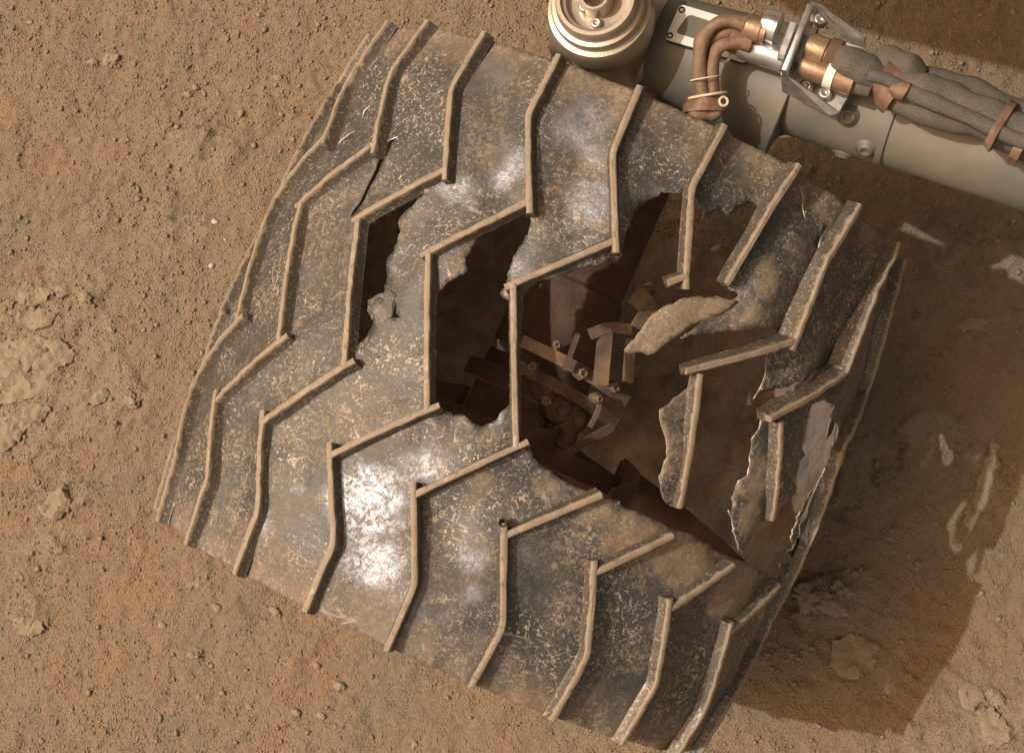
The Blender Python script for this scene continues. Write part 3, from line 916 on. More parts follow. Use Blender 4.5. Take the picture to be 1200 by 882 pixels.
# round actuator on top
ca_ = PA(697, -4, .395)
cap = ca_ - Vector((0, 0, .395))
def vlathe(name, prof, mat, parent=arm):
    bm = bmesh.new(); lathe(bm, Vector((ca_.x, ca_.y, ca_.z - .395 * GS)), (0, 0, 1), prof, 96); o = bmo(name, bm, mat, parent, True)
    m_ = o.modifiers.new('edge_split', 'EDGE_SPLIT'); m_.split_angle = R(32); return o
vlathe('actuator_cap', [(.0395, .352), (.0395, .372), (.0385, .3745), (.0350, .3755), (.0350, .381), (.0340, .383), (.0310, .3836), (.0300, .392), (.0290, .3935), (.0262, .3935), (.0255, .390), (.0225, .3893), (.0215, .383), (.0120, .382), (.0115, .396), (.0105, .397), (.0088, .397), (.0084, .375), (0, .375)], M['tubel'])
vlathe('actuator_body', [(0, .250), (.0340, .250), (.0345, .335), (.0375, .340), (.0375, .353)], M['tubel'])
vlathe('actuator_flange', [(.0300, .262), (.0425, .262), (.0430, .266), (.0400, .270), (.0300, .270)], M['tubel'])
pb = PA(686, 10, .385); bm = bmesh.new(); lathe(bm, pb, (0, 0, 1), [(.0048, -.002), (.0048, .0035), (.0038, .005), (.0020, .005), (.0018, .002), (0, .002)], 20); bmo('screw', bm, M['boltm'], arm, True)
for k in range(3):
    a = .9 + 2.1 * k; pb = Vector((ca_.x + .0155 * math.cos(a), ca_.y + .0155 * math.sin(a), ca_.z - .0115 * GS))
    if (pb - PA(686, 10, .3835)).length < .012: continue
    bm = bmesh.new(); lathe(bm, pb, (0, 0, 1), [(.004, -.002), (.004, .003), (.0032, .004), (.0018, .004), (.0016, .002), (0, .002)], 20); bmo('screw', bm, M['boltm'], arm, True)
# foot lug and rounded pad under the housing
pl = PA(700, 78, .285); bm = bmesh.new(); lathe(bm, pl, (0, 0, 1), [(0, -.02), (.011, -.02), (.011, .002), (.008, .005), (0, .005)], 24); bmo('lug', bm, M['tubel'], arm, True)
pl = PA(735, 92, .262); bm = bmesh.new(); obox(bm, pl, ad, asd, (0, 0, 1), .06, .028, .02); bevel_mod(bmo('mounting_pad', bm, M['tubel'], arm), .004)
pl = PA(775, 112, .25); bm = bmesh.new(); obox(bm, pl, ad, asd, (0, 0, 1), .05, .03, .03); bevel_mod(bmo('mounting_pad', bm, M['tube'], arm), .005)
# mostly hidden hub housing and fork, added to shade the soil below the arm
bm = bmesh.new(); lathe(bm, Vector((0, .262, HC)), (0, 1, 0), [(.0, 0), (.05, 0), (.05, .03), (.036, .036), (.036, .05), (0, .05)], 40); bmo('shading_housing', bm, M['tube'], arm, True)
bm = bmesh.new(); sweep(bm, catmull([cA.lerp(cB, .75) + Vector((0, .01, -.01)), cA.lerp(cB, .7) + Vector((0, .012, -.06)), Vector((.09, .285, HC + .04)), Vector((0, .285, HC))], 6), [.040, .036, .034, .04], 28); bmo('shading_fork', bm, M['tube'], arm, True)

# ================================================================ CONNECTOR BRACKET
ZB = .352
br = empty('connector_bracket', tuple(PA(935, 60, .338)), 'bright metal bracket plate holding cable connectors on top of the arm', 'bracket')
def Pz(x, y, z=ZB): return PA(x, y, z)
# upright plate seen nearly edge-on
a1, a2 = Pz(950, 6, .385), Pz(919, 84, .385)
bm = bmesh.new()
pd = (a2 - a1).normalized()
prm = pd.cross(Vector((0, 0, 1))).normalized()
if prm.dot(ad) < 0: prm = -prm
mid = (a1 + a2) / 2
obox(bm, mid - Vector((0, 0, .014)), pd, prm, (0, 0, 1), (a2 - a1).length, .0042, .032)
bevel_mod(bmo('upright_plate', bm, M['silver'], br), .0008)
# upper gusset and lower gusset (folded sheet)
def sheet(name, poly, thick, mat, parent, zs=None, bev=.0006):
    if zs is None: zs = [ZB] * len(poly)
    pts = [PA(x, y, z) for (x, y), z in zip(poly, zs)]
    bm = bmesh.new(); prism(bm, pts, thick); o = bmo(name, bm, mat, parent)
    if bev: bevel_mod(o, bev, 1); o.data.polygons.foreach_set('use_smooth', [False] * len(o.data.polygons))
    return o
def rim_sheet(name, outer, inner, thick, mat, parent, zo):
    # frame shaped plate with an opening, in the plane through three outer points
    P3 = [PA(x, y, z) for (x, y), z in zip(outer[:3], zo)]
    n_ = (P3[1] - P3[0]).cross(P3[2] - P3[0]).normalized()
    if n_.dot(Vector(CAM) - P3[0]) < 0: n_ = -n_
    bm = bmesh.new(); ring_prism(bm, [PP(x, y, P3[0], n_) for x, y in outer], [PP(x, y, P3[0], n_) for x, y in inner], thick, n_)
    return bmo(name, bm, mat, parent)
rim_sheet('gusset', [(949,3),(962,8),(1012,46),(1014,56),(1000,52),(975,30)], [(957,9),(963,13),(985,33),(990,42),(984,39),(968,26)], .0018, M['silver'], br, (.384, .384, .372))
sheet('gusset', [(978,45),(1012,56),(1008,66),(975,54)], .0022, M['silver'], br, [.372] * 4)
sheet('gusset', [(914,86),(925,92),(982,133),(972,137),(943,122),(916,108)], .002, M['silver'], br, [.372, .372, .352, .350, .350, .352])
sheet('base_foot', [(951,108),(965,97),(1000,104),(983,133),(972,136)], .0025, M['silver'], br, [.348] * 5)
for x, y, z in ((967,110,.351), (944,102,.354), (962,24,.352), (940,66,.352)):
    bm = bmesh.new(); lathe(bm, PA(x, y, z), (0, 0, 1), [(.0052, -.003), (.0052, .0015), (.0042, .0035), (.0022, .0035), (.0020, .0012), (0, .0012)], 20); bmo('screw', bm, M['boltm'], br, True)
sheet('adapter_block', [(886,28),(926,40),(916,66),(878,54)], .012, M['silver'], br, [.366] * 4, .001)
sheet('adapter_block', [(938,38),(958,44),(948,72),(930,64)], .012, M['silver'], br, [.368] * 4, .001)
sheet('adapter_plate', [(926,24),(934,27),(918,70),(910,67)], .014, M['silver'], br, [.372] * 4, .0006)

# ================================================================ CONNECTORS AND CABLES
cb = empty('cable_harness', tuple(PA(1010, 90, .338)), 'dusty grey braided cable bundle with brown hose loop clipped along the arm', 'cables')
def pipe(name, pts, rr, mat, parent=cb, seg=18, n=8, jit=0.0, lump=None):
    if name == 'braided_sleeve': rr = [r * .86 for r in rr]; jit *= .6
    P = [PA(x, y, z) for x, y, z in pts]
    if len(P) > 2: P = catmull(P, n)
    else: P = [P[0].lerp(P[1], k / 6) for k in range(7)]
    bm = bmesh.new(); sweep(bm, P, rr, seg, True, jit); o = bmo(name, bm, mat, parent, True)
    if len(pts) == 2:
        m_ = o.modifiers.new('edge_split', 'EDGE_SPLIT'); m_.split_angle = R(50)
    return o
def stepped(name, a, b, prof, mat, parent=cb):   # connector shell between two picture points; prof: (fraction, radius)
    A = PA(*a); B = PA(*b); L = (B - A).length
    bm = bmesh.new(); lathe(bm, A, (B - A), [(0, prof[0][0] * L)] + [(r, q * L) for q, r in prof] + [(0, prof[-1][0] * L)], 28, hs=False)
    o = bmo(name, bm, mat, parent, True); m_ = o.modifiers.new('edge_split', 'EDGE_SPLIT'); m_.split_angle = R(32); return o
# hose loop
pipe('brown_hose', [(884,30,.372),(868,27,.374),(850,25,.375),(835,31,.373),(824,46,.370),(821,66,.366),(822,86,.360),(824,108,.356),(826,126,.352)], [0.00585, 0.00550, 0.00568, 0.00585, 0.00602, 0.00585], M['tape'], jit=.5)
pipe('brown_hose', [(880,52,.368),(862,50,.370),(847,53,.370),(838,64,.366),(835,84,.360),(836,104,.356),(838,124,.352)], [0.00533, 0.00516, 0.00550, 0.00533], M['tape'], jit=.5)
pipe('brown_hose', [(872,34,.362),(852,38,.366),(836,48,.364),(828,66,.358),(827,90,.352),(830,124,.348)], [0.00568, 0.00533, 0.00550], M['tape'], jit=.5)
pipe('hose_end_wrap', [(812,122,.352),(822,128,.352),(836,129,.352),(848,122,.352)], [0.00447, 0.00774, 0.00774, 0.00387], M['tape'], jit=1.2)
pipe('hose_end_wrap', [(829,112,.353),(829,132,.351)], [.0138, .0150, .0135], M['tape'], jit=.5)
def tie_ring(px, py, z, axis, r, th=.0012, name='lacing_tie', mat='tie', squash=1.0):
    c = PA(px, py, z); ax = Vector(axis).normalized(); s = ax.orthogonal().normalized(); t = ax.cross(s)
    pts = [c + (s * math.cos(a) + t * math.sin(a)) * r * GS for a in np.linspace(0, 2 * math.pi, 25)]
    bm = bmesh.new(); sweep(bm, pts, th, 8, True); return bmo(name, bm, M[mat], cb, True)
hd = PA(829, 112, .353) - PA(826, 90, .357)
tie_ring(829, 112, .353, hd, .0138, .0010)
tie_ring(827, 92, .358, hd, .0112, .0006)
tie_ring(848, 119, .358, (0.5, 0, 1), .0032, .0010)
tie_ring(848, 64, .356, (0.2, 0, 1), .0052, .0011)
# connectors left of the plate
stepped('connector', (873,30,.372), (899,39,.372), [(0, .0075), (.12, .0098), (.75, .0098), (.78, .0088), (1, .0088)], M['gold'])
stepped('connector', (842,40,.360), (872,52,.360), [(0, .0070), (.2, .0085), (.5, .0080), (.52, .0095), (.9, .0095), (1, .008)], M['tape'])
stepped('connector_shell', (868,52,.358), (922,70,.358), [(0, .0095), (.03, .0105), (.96, .0105), (1, .0095)], M['silver'])
stepped('connector_shell', (894,28,.371), (912,34,.371), [(0, .0108), (.3, .0118), (1, .0118)], M['silver'])
# right of the plate
stepped('connector', (946,54,.370), (982,68,.370), [(0, .0095), (.15, .0105), (.60, .0105), (.62, .0088), (1, .0088)], M['gold'])
stepped('connector', (938,76,.368), (1000,98,.366), [(0, .0082), (.05, .0090), (.50, .0090), (.51, .0090), (1, .0090)], M['gold'])
stepped('white_collar', (969,86.5,.367), (979,90,.367), [(0, .0098), (1, .0098)], M['white'])
stepped('connector_nut', (970,62,.368), (984,67,.368), [(0, .0112), (.1, .0118), (.9, .0118), (1, .0112)], M['hub'])
pipe('rubber_boot', [(980,91,.366),(996,95,.364),(1008,100,.362)], [.0086, .0088, .0070], M['tape'])
# braided sleeves
pipe('braided_sleeve', [(980,68,.372),(998,76,.372),(1014,86,.370),(1028,96,.368)], [.0096, .0130, .0140, .0110], M['braid'], jit=.6)
pipe('braided_sleeve', [(1004,98,.366),(1012,100,.366),(1022,103,.366)], [.0085, .0095, .0090], M['braid'], jit=.6)
pipe('braided_sleeve', [(1020,74,.358),(1040,74,.364),(1062,80,.364),(1078,90,.360)], [.0075, .0135, .0150, .0105], M['braid'], jit=.7)
pipe('braided_sleeve', [(1022,92,.366),(1045,101,.366),(1075,106,.366),(1110,117,.364),(1150,134,.362),(1200,156,.360),(1290,190,.356)], [.0100, .0125, .0150, .0160, .0145, .0140, .0135], M['braid'], jit=.45)
pipe('braided_sleeve', [(1040,104,.362),(1060,119,.360),(1085,132,.360),(1115,139,.358),(1145,144,.356),(1170,158,.354),(1205,173,.350),(1290,205,.346)], [.0100, .0115, .0120, .0110, .0110, .0105, .0110], M['braid'], jit=.45)
pipe('braided_sleeve', [(1050,92,.352),(1080,94,.354),(1110,102,.354),(1150,118,.352),(1200,138,.350),(1290,168,.348)], [.0100, .0130, .0140, .0130, .0120], M['braid'], jit=.5)
pipe('braided_sleeve', [(1018,88,.378),(1040,94,.378),(1065,108,.376),(1100,122,.375),(1140,140,.372),(1200,166,.368),(1290,200,.362)], [.0050, .0060, .0065, .0060, .0060], M['braid'], jit=.4)
pipe('tape_wrap', [(1028,93,.368),(1052,108,.366)], [.0128, .0150, .0135], M['tape'], jit=.8)
pipe('tape_wrap', [(1044,101,.378),(1060,110,.376)], [.0060, .0080, .0070], M['tape'], jit=.8)
dd = PA(1200, 160, .36) - PA(1150, 138, .362)
pipe('tape_wrap', [(1168,146,.358),(1176,150,.358)], [.0185, .0190], M['tape'], jit=.5)
pipe('tape_wrap', [(1194,164,.352),(1204,169,.352)], [.0165, .0170], M['tape'], jit=.5)
for x, y in ((1158,166), (1186,174)):
    p, n = cyl_hit(x, y, RA * 1.02); bm = bmesh.new(); bmesh.ops.create_uvsphere(bm, u_segments=12, v_segments=8, radius=.0022)
    bmesh.ops.translate(bm, verts=bm.verts, vec=p); bmo('lacing_knot', bm, M['white'], cb, True)

# ================================================================ ROVER BODY, above the arm and out of the picture: it shades the soil top right
GS = 1.0
zb = .80
e1 = PZ(985, 26, 0) + Vector(SUN) * (zb / SUN[2]); e2 = PZ(1215, 86, 0) + Vector(SUN) * (zb / SUN[2])
ed = (e2 - e1).normalized(); ew = Vector((0, 0, 1)).cross(ed).normalized()
if ew.y < 0: ew = -ew
body = empty('chassis_box', tuple(e1 + Vector((0, 0, -.8))), 'boxy dusty rover body standing behind the suspension arm', 'rover body')
bm = bmesh.new(); obox(bm, e1 + ed * .5 + ew * .55 + Vector((0, 0, .12)), ed, ew, (0, 0, 1), 1.35, 1.10, .24); bevel_mod(bmo('chassis', bm, M['tube'], body), .012)
for k in range(3):
    bm = bmesh.new(); obox(bm, e1 + ed * (.1 + .4 * k) + ew * -.004 + Vector((0, 0, .12)), ed, ew, (0, 0, 1), .34, .008, .19); bevel_mod(bmo('side_panel', bm, M['tubel'], body), .003)
bm = bmesh.new(); obox(bm, e1 + ed * .5 + ew * .55 + Vector((0, 0, .25)), ed, ew, (0, 0, 1), 1.25, 1.0, .02); bevel_mod(bmo('deck', bm, M['white'], body), .004)
bm = bmesh.new(); sweep(bm, [e1 + ed * -.1 + ew * .2, e1 + ed * -.1 + ew * .2 - Vector((0, 0, .45))], .03, 24); bmo('leg_strut', bm, M['tube'], body, True)

# ================================================================ THE GROUND
def axis_pts(lo, hi, d, far):
    a = list(np.arange(lo, hi + d, d)); g = d; x = a[-1]; o = []
    while x < far: g *= 1.22; x += g; o.append(x)
    g = d; x = a[0]; b = []
    while x > -far: g *= 1.22; x -= g; b.append(x)
    return np.array(b[::-1] + a + o)
gc = [PZ(x, y, 0) for x, y in ((0, 0), (1200, 0), (0, 882), (1200, 882))]
gx0, gx1 = min(p.x for p in gc) - .02, max(p.x for p in gc) + .02
gy0, gy1 = min(p.y for p in gc) - .02, max(p.y for p in gc) + .02
xs = axis_pts(gx0, gx1, .0027, 60); ys = axis_pts(gy0, gy1, .0027, 60)
GX, GY = np.meshgrid(xs, ys, indexing='ij')
def pmask(pts, soft=.035):    # soft blobs placed at ground points seen in the photograph
    m = 0
    for (px, py, r) in pts:
        p = PZ(px, py, 0); m = m + np.exp(-(((GX - p.x) ** 2 + (GY - p.y) ** 2) / (r * r)))
    return np.clip(m, 0, 1)
def ground_parts(X, Y):
    base = .010 * fbm(X, Y, .35, 3, 3) + .0035 * fbm(X, Y, .06, 9, 4)
    fine = .0026 * fbm(X, Y, .011, 21, 3, .7)
    return base, fine
base, fine = ground_parts(GX, GY)
crustm = pmask([(50,420,.055),(95,440,.04),(40,480,.05),(150,470,.03),(60,600,.05),(95,350,.045),(30,350,.03),(30,720,.02),(110,250,.02),(215,270,.03),(1150,810,.045),(1170,860,.04),(1110,870,.03),(960,700,.03),(1150,560,.04),(1090,520,.03),(1000,740,.05),(990,560,.05),(1140,330,.06),(230,170,.05)])
n1 = fbm(GX, GY, .050, 51, 4, .55); n2 = fbm(GX, GY, .022, 61, 4, .6)
plate = sstep(.02, .05, n1 + .55 * (crustm - .45)) * sstep(.12, .45, crustm)
plate2 = sstep(.10, .13, n2 + .35 * (crustm - .5)) * sstep(.2, .5, crustm)
weak = sstep(.20, .24, fbm(GX, GY, .045, 71, 5, .6))
def plate_poly(poly, h, wob=.006, sd=5):
    P = np.array([PZ(x, y, 0)[:2] for x, y in poly])
    x0, y0 = P.min(0) - .03; x1, y1 = P.max(0) + .03
    m = np.zeros(GX.shape); b = (GX > x0) & (GX < x1) & (GY > y0) & (GY < y1)
    q = np.stack([GX[b] + wob * 2 * fbm(GX[b], GY[b], .014, sd, 3, .6), GY[b] + wob * 2 * fbm(GX[b], GY[b], .014, sd + 9, 3, .6)], -1)
    ins = inpoly(q, P); d = edge_dist(q, [P])
    m[b] = np.where(ins, sstep(0, .003, d), 0) * h * 1.9 * (1 + .5 * fbm(GX[b], GY[b], .02, sd + 3, 3))
    return m
extra = 0
for i, (poly, h) in enumerate([
    ([(930,680),(965,672),(990,690),(985,720),(950,735),(925,715)], .0050)]):
    extra = extra + plate_poly(poly, h, .006, 201 + 7 * i)
GZ = base + fine + extra + -.002 * sstep(.35, .8, crustm) + .0035 * plate + .0022 * plate2 + .0018 * weak
far = np.clip((np.hypot(GX, GY) - 1.2) / 3, 0, 1)
GZ = GZ + far * .06 * fbm(GX, GY, 1.5, 15, 3)
near = np.exp(-((GX / .11) ** 2)) * (abs(GY) < .24)
GZ = GZ - near * .004
# a smooth scuffed track on the lower right of the wheel's near side
me = bpy.data.meshes.new('ground')
nx, ny = GX.shape
V = np.stack([GX, GY, GZ], -1).reshape(-1, 3)
idx = np.arange(nx * ny).reshape(nx, ny)
F = np.stack([idx[:-1, :-1], idx[1:, :-1], idx[1:, 1:], idx[:-1, 1:]], -1).reshape(-1, 4)
me.vertices.add(len(V)); me.vertices.foreach_set('co', V.ravel())
me.loops.add(F.size); me.loops.foreach_set('vertex_index', F.ravel())
me.polygons.add(len(F)); me.polygons.foreach_set('loop_start', np.arange(0, F.size, 4)); me.polygons.foreach_set('loop_total', np.full(len(F), 4))
me.update(calc_edges=True)
at = me.attributes.new('crust', 'FLOAT', 'POINT')
at.data.foreach_set('value', np.clip(plate * .6 + plate2 * .4 + extra / .006 * .8, 0, 1).ravel())
ground = link('ground', me, M['ground'], None, True)
tag(ground, kind='structure', label='dusty tan and rust coloured soil with flaky crust under the wheel')

ixs = lambda v, a: np.clip(np.searchsorted(a, v) - 1, 0, len(a) - 2)
def gz(x, y):
    i, j = ixs(x, xs), ixs(y, ys)
    fx = (x - xs[i]) / (xs[i + 1] - xs[i]); fy = (y - ys[j]) / (ys[j + 1] - ys[j])
    return (GZ[i, j] * (1 - fx) * (1 - fy) + GZ[i + 1, j] * fx * (1 - fy) + GZ[i, j + 1] * (1 - fx) * fy + GZ[i + 1, j + 1] * fx * fy)

# flaky crust: thin broken slabs lying on the soil
def crust(px_poly, h, label, tilt=(0, 0), sd=1, mat='crust', sink=.0025):
    pol = jag(jag(px_poly, 8, 2.6, sd), 3.0, 1.1, sd + 1)
    P = np.array([PZ(x, y, 0)[:2] for x, y in pol]); c = P.mean(0)
    g = np.stack(np.meshgrid(np.arange(P[:, 0].min(), P[:, 0].max(), .0026), np.arange(P[:, 1].min(), P[:, 1].max(), .0026), indexing='ij'), -1).reshape(-1, 2)
    g = g + rng.normal(0, .0005, g.shape)
    g = g[inpoly(g, P)]; g = g[edge_dist(g, [P]) > .0011]
    v2, f2 = tri_mesh(g, [], P, 1e-6)
    d = edge_dist(v2, [P])
    def top(v): return float(gz(np.array([c[0]]), np.array([c[1]]))[0]) + h
    b0 = gz(v2[:, 0], v2[:, 1])
    z = b0 * .5 + .5 * b0.mean() + h * .8 + (v2[:, 0] - c[0]) * tilt[0] + (v2[:, 1] - c[1]) * tilt[1] + .0045 * fbm(v2[:, 0], v2[:, 1], .012, sd, 4, .65) + .0012 * np.round(3 * fbm(v2[:, 0], v2[:, 1], .02, sd + 40, 2)) - .0016 * np.exp(-d / .0018)
    n = len(v2); T = np.c_[v2, z]; B = np.c_[c + (v2 - c) * .96, np.minimum(b0 - sink, z - .001)]
    cnt = {}
    for f in f2:
        for a, b in ((f[0], f[1]), (f[1], f[2]), (f[2], f[0])):
            cnt[(a, b)] = cnt.get((a, b), 0) + 1
    side = []
    for (a, b) in cnt:
        if (b, a) not in cnt: side.append((b, a, a + n, b + n))
    me = bpy.data.meshes.new('crust_plate'); me.from_pydata(np.r_[T, B].tolist(), [], [tuple(map(int, f)) for f in f2] + [tuple(map(int, f)) for f in side])
    bm = bmesh.new(); bm.from_mesh(me); bmesh.ops.recalc_face_normals(bm, faces=bm.faces); bm.to_mesh(me); bm.free()
    o = link('crust_plate', me, M[mat], None, True)
    m_ = o.modifiers.new('edge_split', 'EDGE_SPLIT'); m_.split_angle = R(40)
    o['label'] = label; o['category'] = 'crust plate'
    return o
crust([(-8,412),(22,400),(40,393),(60,399),(80,404),(91,415),(84,426),(72,431),(63,440),(66,455),(50,462),(35,468),(-8,476)], .0050, 'largest pale flaky crust plate at the left edge of the ground', sd=301)
crust([(-5,424),(20,414),(44,408),(60,414),(52,428),(38,436),(20,446),(-5,450)], .0085, 'smaller crust layer lying on top of the largest pale plate', sd=311)
crust([(30,478),(48,474),(64,478),(58,488),(42,496),(30,492)], .0045, 'small crust flake just below the largest plate', sd=321)
crust([(-8,490),(18,484),(36,490),(40,500),(26,514),(14,524),(-8,530)], .0055, 'lower crust plate at the left edge with a dark shadowed side', sd=331)
crust([(46,592),(62,577),(80,573),(87,586),(84,600),(72,608),(54,604)], .0060, 'isolated pale crust slab with a sharp shadowed right side', (-.04, 0), 341)
crust([(20,345),(40,335),(62,340),(58,352),(40,360),(24,358)], .0040, 'uppermost thin crust flake above the large plates', sd=351)
crust([(66,338),(80,330),(92,334),(86,344),(72,350)], .0040, 'little crust flake right of the uppermost thin one', sd=361)
crust([(24,366),(48,362),(70,370),(66,382),(44,388),(22,384)], .0050, 'thin crust flake just above the largest plate', sd=371)
crust([(118,460),(128,455),(134,462),(126,472),(114,478),(108,472)], .0050, 'curved crust flake left of the angular buff stone', sd=381)
crust([(1122,808),(1138,796),(1150,806),(1156,822),(1140,832),(1126,824)], .0050, 'upper grey crust flake in the lit lower right corner', sd=391, mat='crust')
crust([(1140,836),(1160,828),(1176,840),(1190,862),(1170,874),(1150,862)], .0060, 'large grey crust flake in the lower right corner', sd=401)
crust([(1152,812),(1166,806),(1178,820),(1170,830),(1158,826)], .0045, 'small grey crust flake between two larger corner flakes', sd=411)
crust([(1136,590),(1152,545),(1164,512),(1172,525),(1166,560),(1152,600),(1140,622),(1128,612)], .0040, 'long pale crust strip at the edge of the wheel shadow', sd=421)
crust([(1076,540),(1088,512),(1098,505),(1100,520),(1088,545),(1078,552)], .0045, 'narrow pale crust flake standing in for a sunlit spot inside the wheel shadow', sd=431)  # pale flake added where a spot of sun breaks the shadow
crust([(1122,384),(1142,375),(1158,378),(1150,390),(1128,392)], .0045, 'pale crust flake standing in for a sunlit spot at mid height on the right', sd=441)  # stands in for sunlight let through the torn wheel
crust([(975,750),(1005,742),(1030,756),(1022,785),(992,795),(972,780)], .0060, 'broad crust slab lying in the deep shadow below the wheel', sd=451)
crust([(1030,800),(1045,795),(1052,806),(1040,815)], .0040, 'tiny crust flake beside the broad shadowed slab', sd=461)
crust([(20,724),(36,720),(54,728),(58,738),(40,746),(22,742)], .0045, 'lumpy crust flake by the lower left edge', sd=471)
crust([(208,690),(222,683),(236,682),(240,688),(222,694)], .0035, 'thin sliver of crust below the left wheel rim', sd=481)

# grit: small grains nobody could count, one object
bmI = bmesh.new(); bmesh.ops.create_icosphere(bmI, subdivisions=1, radius=1); bmI.verts.ensure_lookup_table()
IV = np.array([v.co[:] for v in bmI.verts]); IF = np.array([[v.index for v in f.verts] for f in bmI.faces]); bmI.free()
IV0 = IV; IF0 = IF
NG = 50000
gxp = rng.uniform(gx0, gx1, NG * 2); gyp = rng.uniform(gy0, gy1, NG * 2)
dens = .75 + 1.3 * fbm(gxp, gyp, .16, 83, 3) 
for _px, _py, _r, _a in ((420,830,.10,.8),(620,880,.10,.8),(950,850,.08,.6),(300,300,.05,.5),(250,200,.06,.5),(60,620,.05,.5),(1180,740,.06,.5)):
    _p = PZ(_px, _py, 0); dens = dens * (1 - _a * np.exp(-((gxp - _p.x) ** 2 + (gyp - _p.y) ** 2) / _r ** 2))
_i = np.clip(np.searchsorted(xs, gxp), 0, len(xs) - 1); _j = np.clip(np.searchsorted(ys, gyp), 0, len(ys) - 1)
dens = dens * (1 - .85 * np.clip(extra[_i, _j] / .006, 0, 1))
keep = rng.random(NG * 2) < np.clip(dens, .06, 1); gxp, gyp = gxp[keep][:NG], gyp[keep][:NG]
n = len(gxp)
sz = .0007 + .0009 * rng.random(n) ** 2.0 + (rng.random(n) < .035) * rng.uniform(.0008, .0022, n)
sc3 = sz[:, None] * rng.uniform(.65, 1.3, (n, 3)); sc3[:, 2] *= .75
ang = rng.uniform(0, 2 * math.pi, n); ca, sa = np.cos(ang), np.sin(ang)
octa = np.array([(1, 0, 0), (-1, 0, 0), (0, 1, 0), (0, -1, 0), (0, 0, 1), (0, 0, -1), (.6, .6, .5), (-.6, .6, .45), (-.6, -.6, .55), (.6, -.6, .5)], float)
of = np.array([(4, 0, 6), (4, 6, 2), (4, 2, 7), (4, 7, 1), (4, 1, 8), (4, 8, 3), (4, 3, 9), (4, 9, 0), (0, 2, 6), (2, 1, 7), (1, 3, 8), (3, 0, 9), (5, 2, 0), (5, 1, 2), (5, 3, 1), (5, 0, 3)])
P = octa[None] * sc3[:, None, :] * (1 + rng.normal(0, .10, (n, len(octa), 1)))
PX = P[..., 0] * ca[:, None] - P[..., 1] * sa[:, None]; PY = P[..., 0] * sa[:, None] + P[..., 1] * ca[:, None]
zz = gz(gxp, gyp)
P = np.stack([PX + gxp[:, None], PY + gyp[:, None], P[..., 2] + (zz + sz * .25)[:, None]], -1).reshape(-1, 3)
F = (of[None] + (np.arange(n) * len(octa))[:, None, None]).reshape(-1, 3)
me = bpy.data.meshes.new('grit')
me.vertices.add(len(P)); me.vertices.foreach_set('co', P.ravel())
me.loops.add(F.size); me.loops.foreach_set('vertex_index', F.ravel())
me.polygons.add(len(F)); me.polygons.foreach_set('loop_start', np.arange(0, F.size, 3)); me.polygons.foreach_set('loop_total', np.full(len(F), 3))
me.update(calc_edges=True)
grit = link('grit', me, M['grit'], None, True)
tag(grit, 'fine grit scattered over the soil around the wheel', kind='stuff')

# single stones that can be picked out
def stone(px, py, size, label, mat='stone', group=None, flat=.65, elong=1.2, ang=0.0, name='stone', sub=3, rough=.28, cat='stone', lift=.15):
    p = PZ(px, py, 0)
    for _ in range(3): p = PZ(px, py, float(gz(np.array([p.x]), np.array([p.y]))[0]))
    bm = bmesh.new(); bmesh.ops.create_icosphere(bm, subdivisions=sub if size < .007 else 4, radius=1)
    sd = random.uniform(0, 100)
    for v in bm.verts:
        d = v.co.copy()
        f1 = mnoise.noise(d * 1.2 + Vector((sd, 0, 0))); f2 = mnoise.noise(d * 2.6 + Vector((0, sd, 0))); f3 = mnoise.noise(d * 6 + Vector((0, 0, sd)))
        v.co = d * (1 + rough * 1.2 * round(f1 * 4) / 4 + rough * 1.1 * f2 + rough * .5 * f3)
        v.co = Vector((v.co.x * elong, v.co.y / elong, v.co.z * flat)) * size
    bmesh.ops.rotate(bm, verts=bm.verts, cent=(0, 0, 0), matrix=Matrix.Rotation(ang, 3, 'Z'))
    me = bpy.data.meshes.new(name); bm.to_mesh(me); bm.free()
    o = link(name, me, M[mat], None, sub >= 3)
    o.location = (p.x, p.y, p.z + size * flat * lift)
    tag(o, label, cat, group)
    return o
stone(131, 70, .0085, 'largest rounded tan stone near the upper left corner, with a smaller stone beside it', ang=.6, elong=1.15)
stone(109, 73, .0045, 'small tan stone just left of the largest upper left stone', ang=.2)
stone(36, 26, .0035, 'small tan stone in the extreme upper left corner')
stone(326, 91, .0042, 'small rounded stone between the upper left stones and the wheel rim')
stone(221, 111, .0042, 'tan pebble in a cluster of three on the open soil, its lowest member')
stone(229, 103, .0034, 'tan pebble in a cluster of three on the open soil, its upper right member')
stone(252, 260, .0036, 'white glossy chip lying on soil upslope of a glossy bead', 'palestone', elong=1.2)
stone(249, 312, .0034, 'shiny silver white bead beside the left edge of the wheel', 'palestone', elong=1.0, flat=.9, rough=.08, lift=.6)
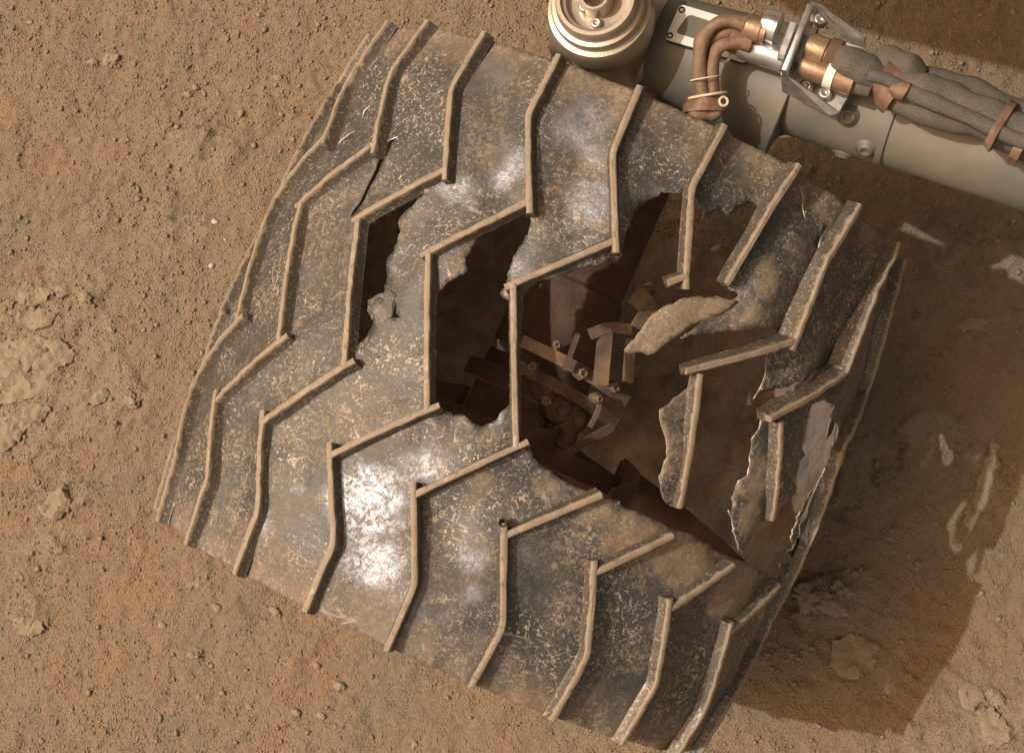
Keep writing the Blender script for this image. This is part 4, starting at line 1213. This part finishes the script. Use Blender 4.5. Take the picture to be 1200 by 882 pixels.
stone(264, 281, .0016, 'tiny white speck between the two glossy pale stones', 'palestone')
stone(157, 470, .0080, 'angular buff stone with a dark shadow right of the flaky crust', rough=.45, elong=1.1)
stone(102, 350, .0062, 'upright reddish clod above the flaky crust plates', rough=.4)
stone(131, 386, .0040, 'small pointed clod at the right edge of the flaky crust', rough=.4)
stone(190, 732, .0042, 'round brown stone below the thin crust sliver')
stone(255, 712, .0046, 'rounded tan stone right of the thin crust sliver')
stone(322, 715, .0052, 'rounded stone close under the lower wheel rim')
stone(398, 803, .0052, 'cream angular stone on the smooth soil beneath the wheel', rough=.4)
stone(347, 834, .0042, 'left one of two pebbles near the bottom edge')
stone(377, 838, .0040, 'right one of two pebbles near the bottom edge')
stone(225, 767, .0038, 'small stone in the lower left soil')
stone(371, 779, .0036, 'small stone above the cream angular stone')
stone(293, 828, .0034, 'small dark pebble left of the two bottom pebbles')
stone(972, 705, .0110, 'shadowed blocky clod beside the torn lower rim', rough=.6, flat=.5)
stone(985, 692, .0075, 'smaller shadowed clod leaning on the blocky one', rough=.6)
stone(945, 700, .0110, 'broad shadowed clod touching the lower right rim', rough=.6, flat=.4)
stone(1170, 822, .0050, 'small round grey stone in the lit lower right corner', rough=.4)
stone(1125, 107, .0052, 'tan stone on the lit soil above the cable harness')
stone(1160, 118, .0040, 'small stone right of the tan stone above the harness')
stone(290, 249, .0030, 'thin dark sliver standing beside the left rim', rough=.2, elong=3.2, flat=.5, ang=-.25)
M['loose'] = M['stone']
lab = 'small tan pebble among many like it on the open soil'
for k in range(64):
    px, py = random.uniform(25, 1190), random.uniform(10, 875)
    if 150 < px < 1060 and (px - 600) * .91 + (py - 441) * .41 > -330 and (px - 600) * .91 + (py - 441) * .41 < 480 and -400 < (px - 600) * .41 - (py - 441) * .91 < 345: continue
    stone(px, py, random.uniform(.0022, .0040), lab, group='small pebbles scattered on the soil', sub=2, rough=.35, ang=random.uniform(0, 3), elong=random.uniform(1, 1.4), name='pebble', cat='pebble')
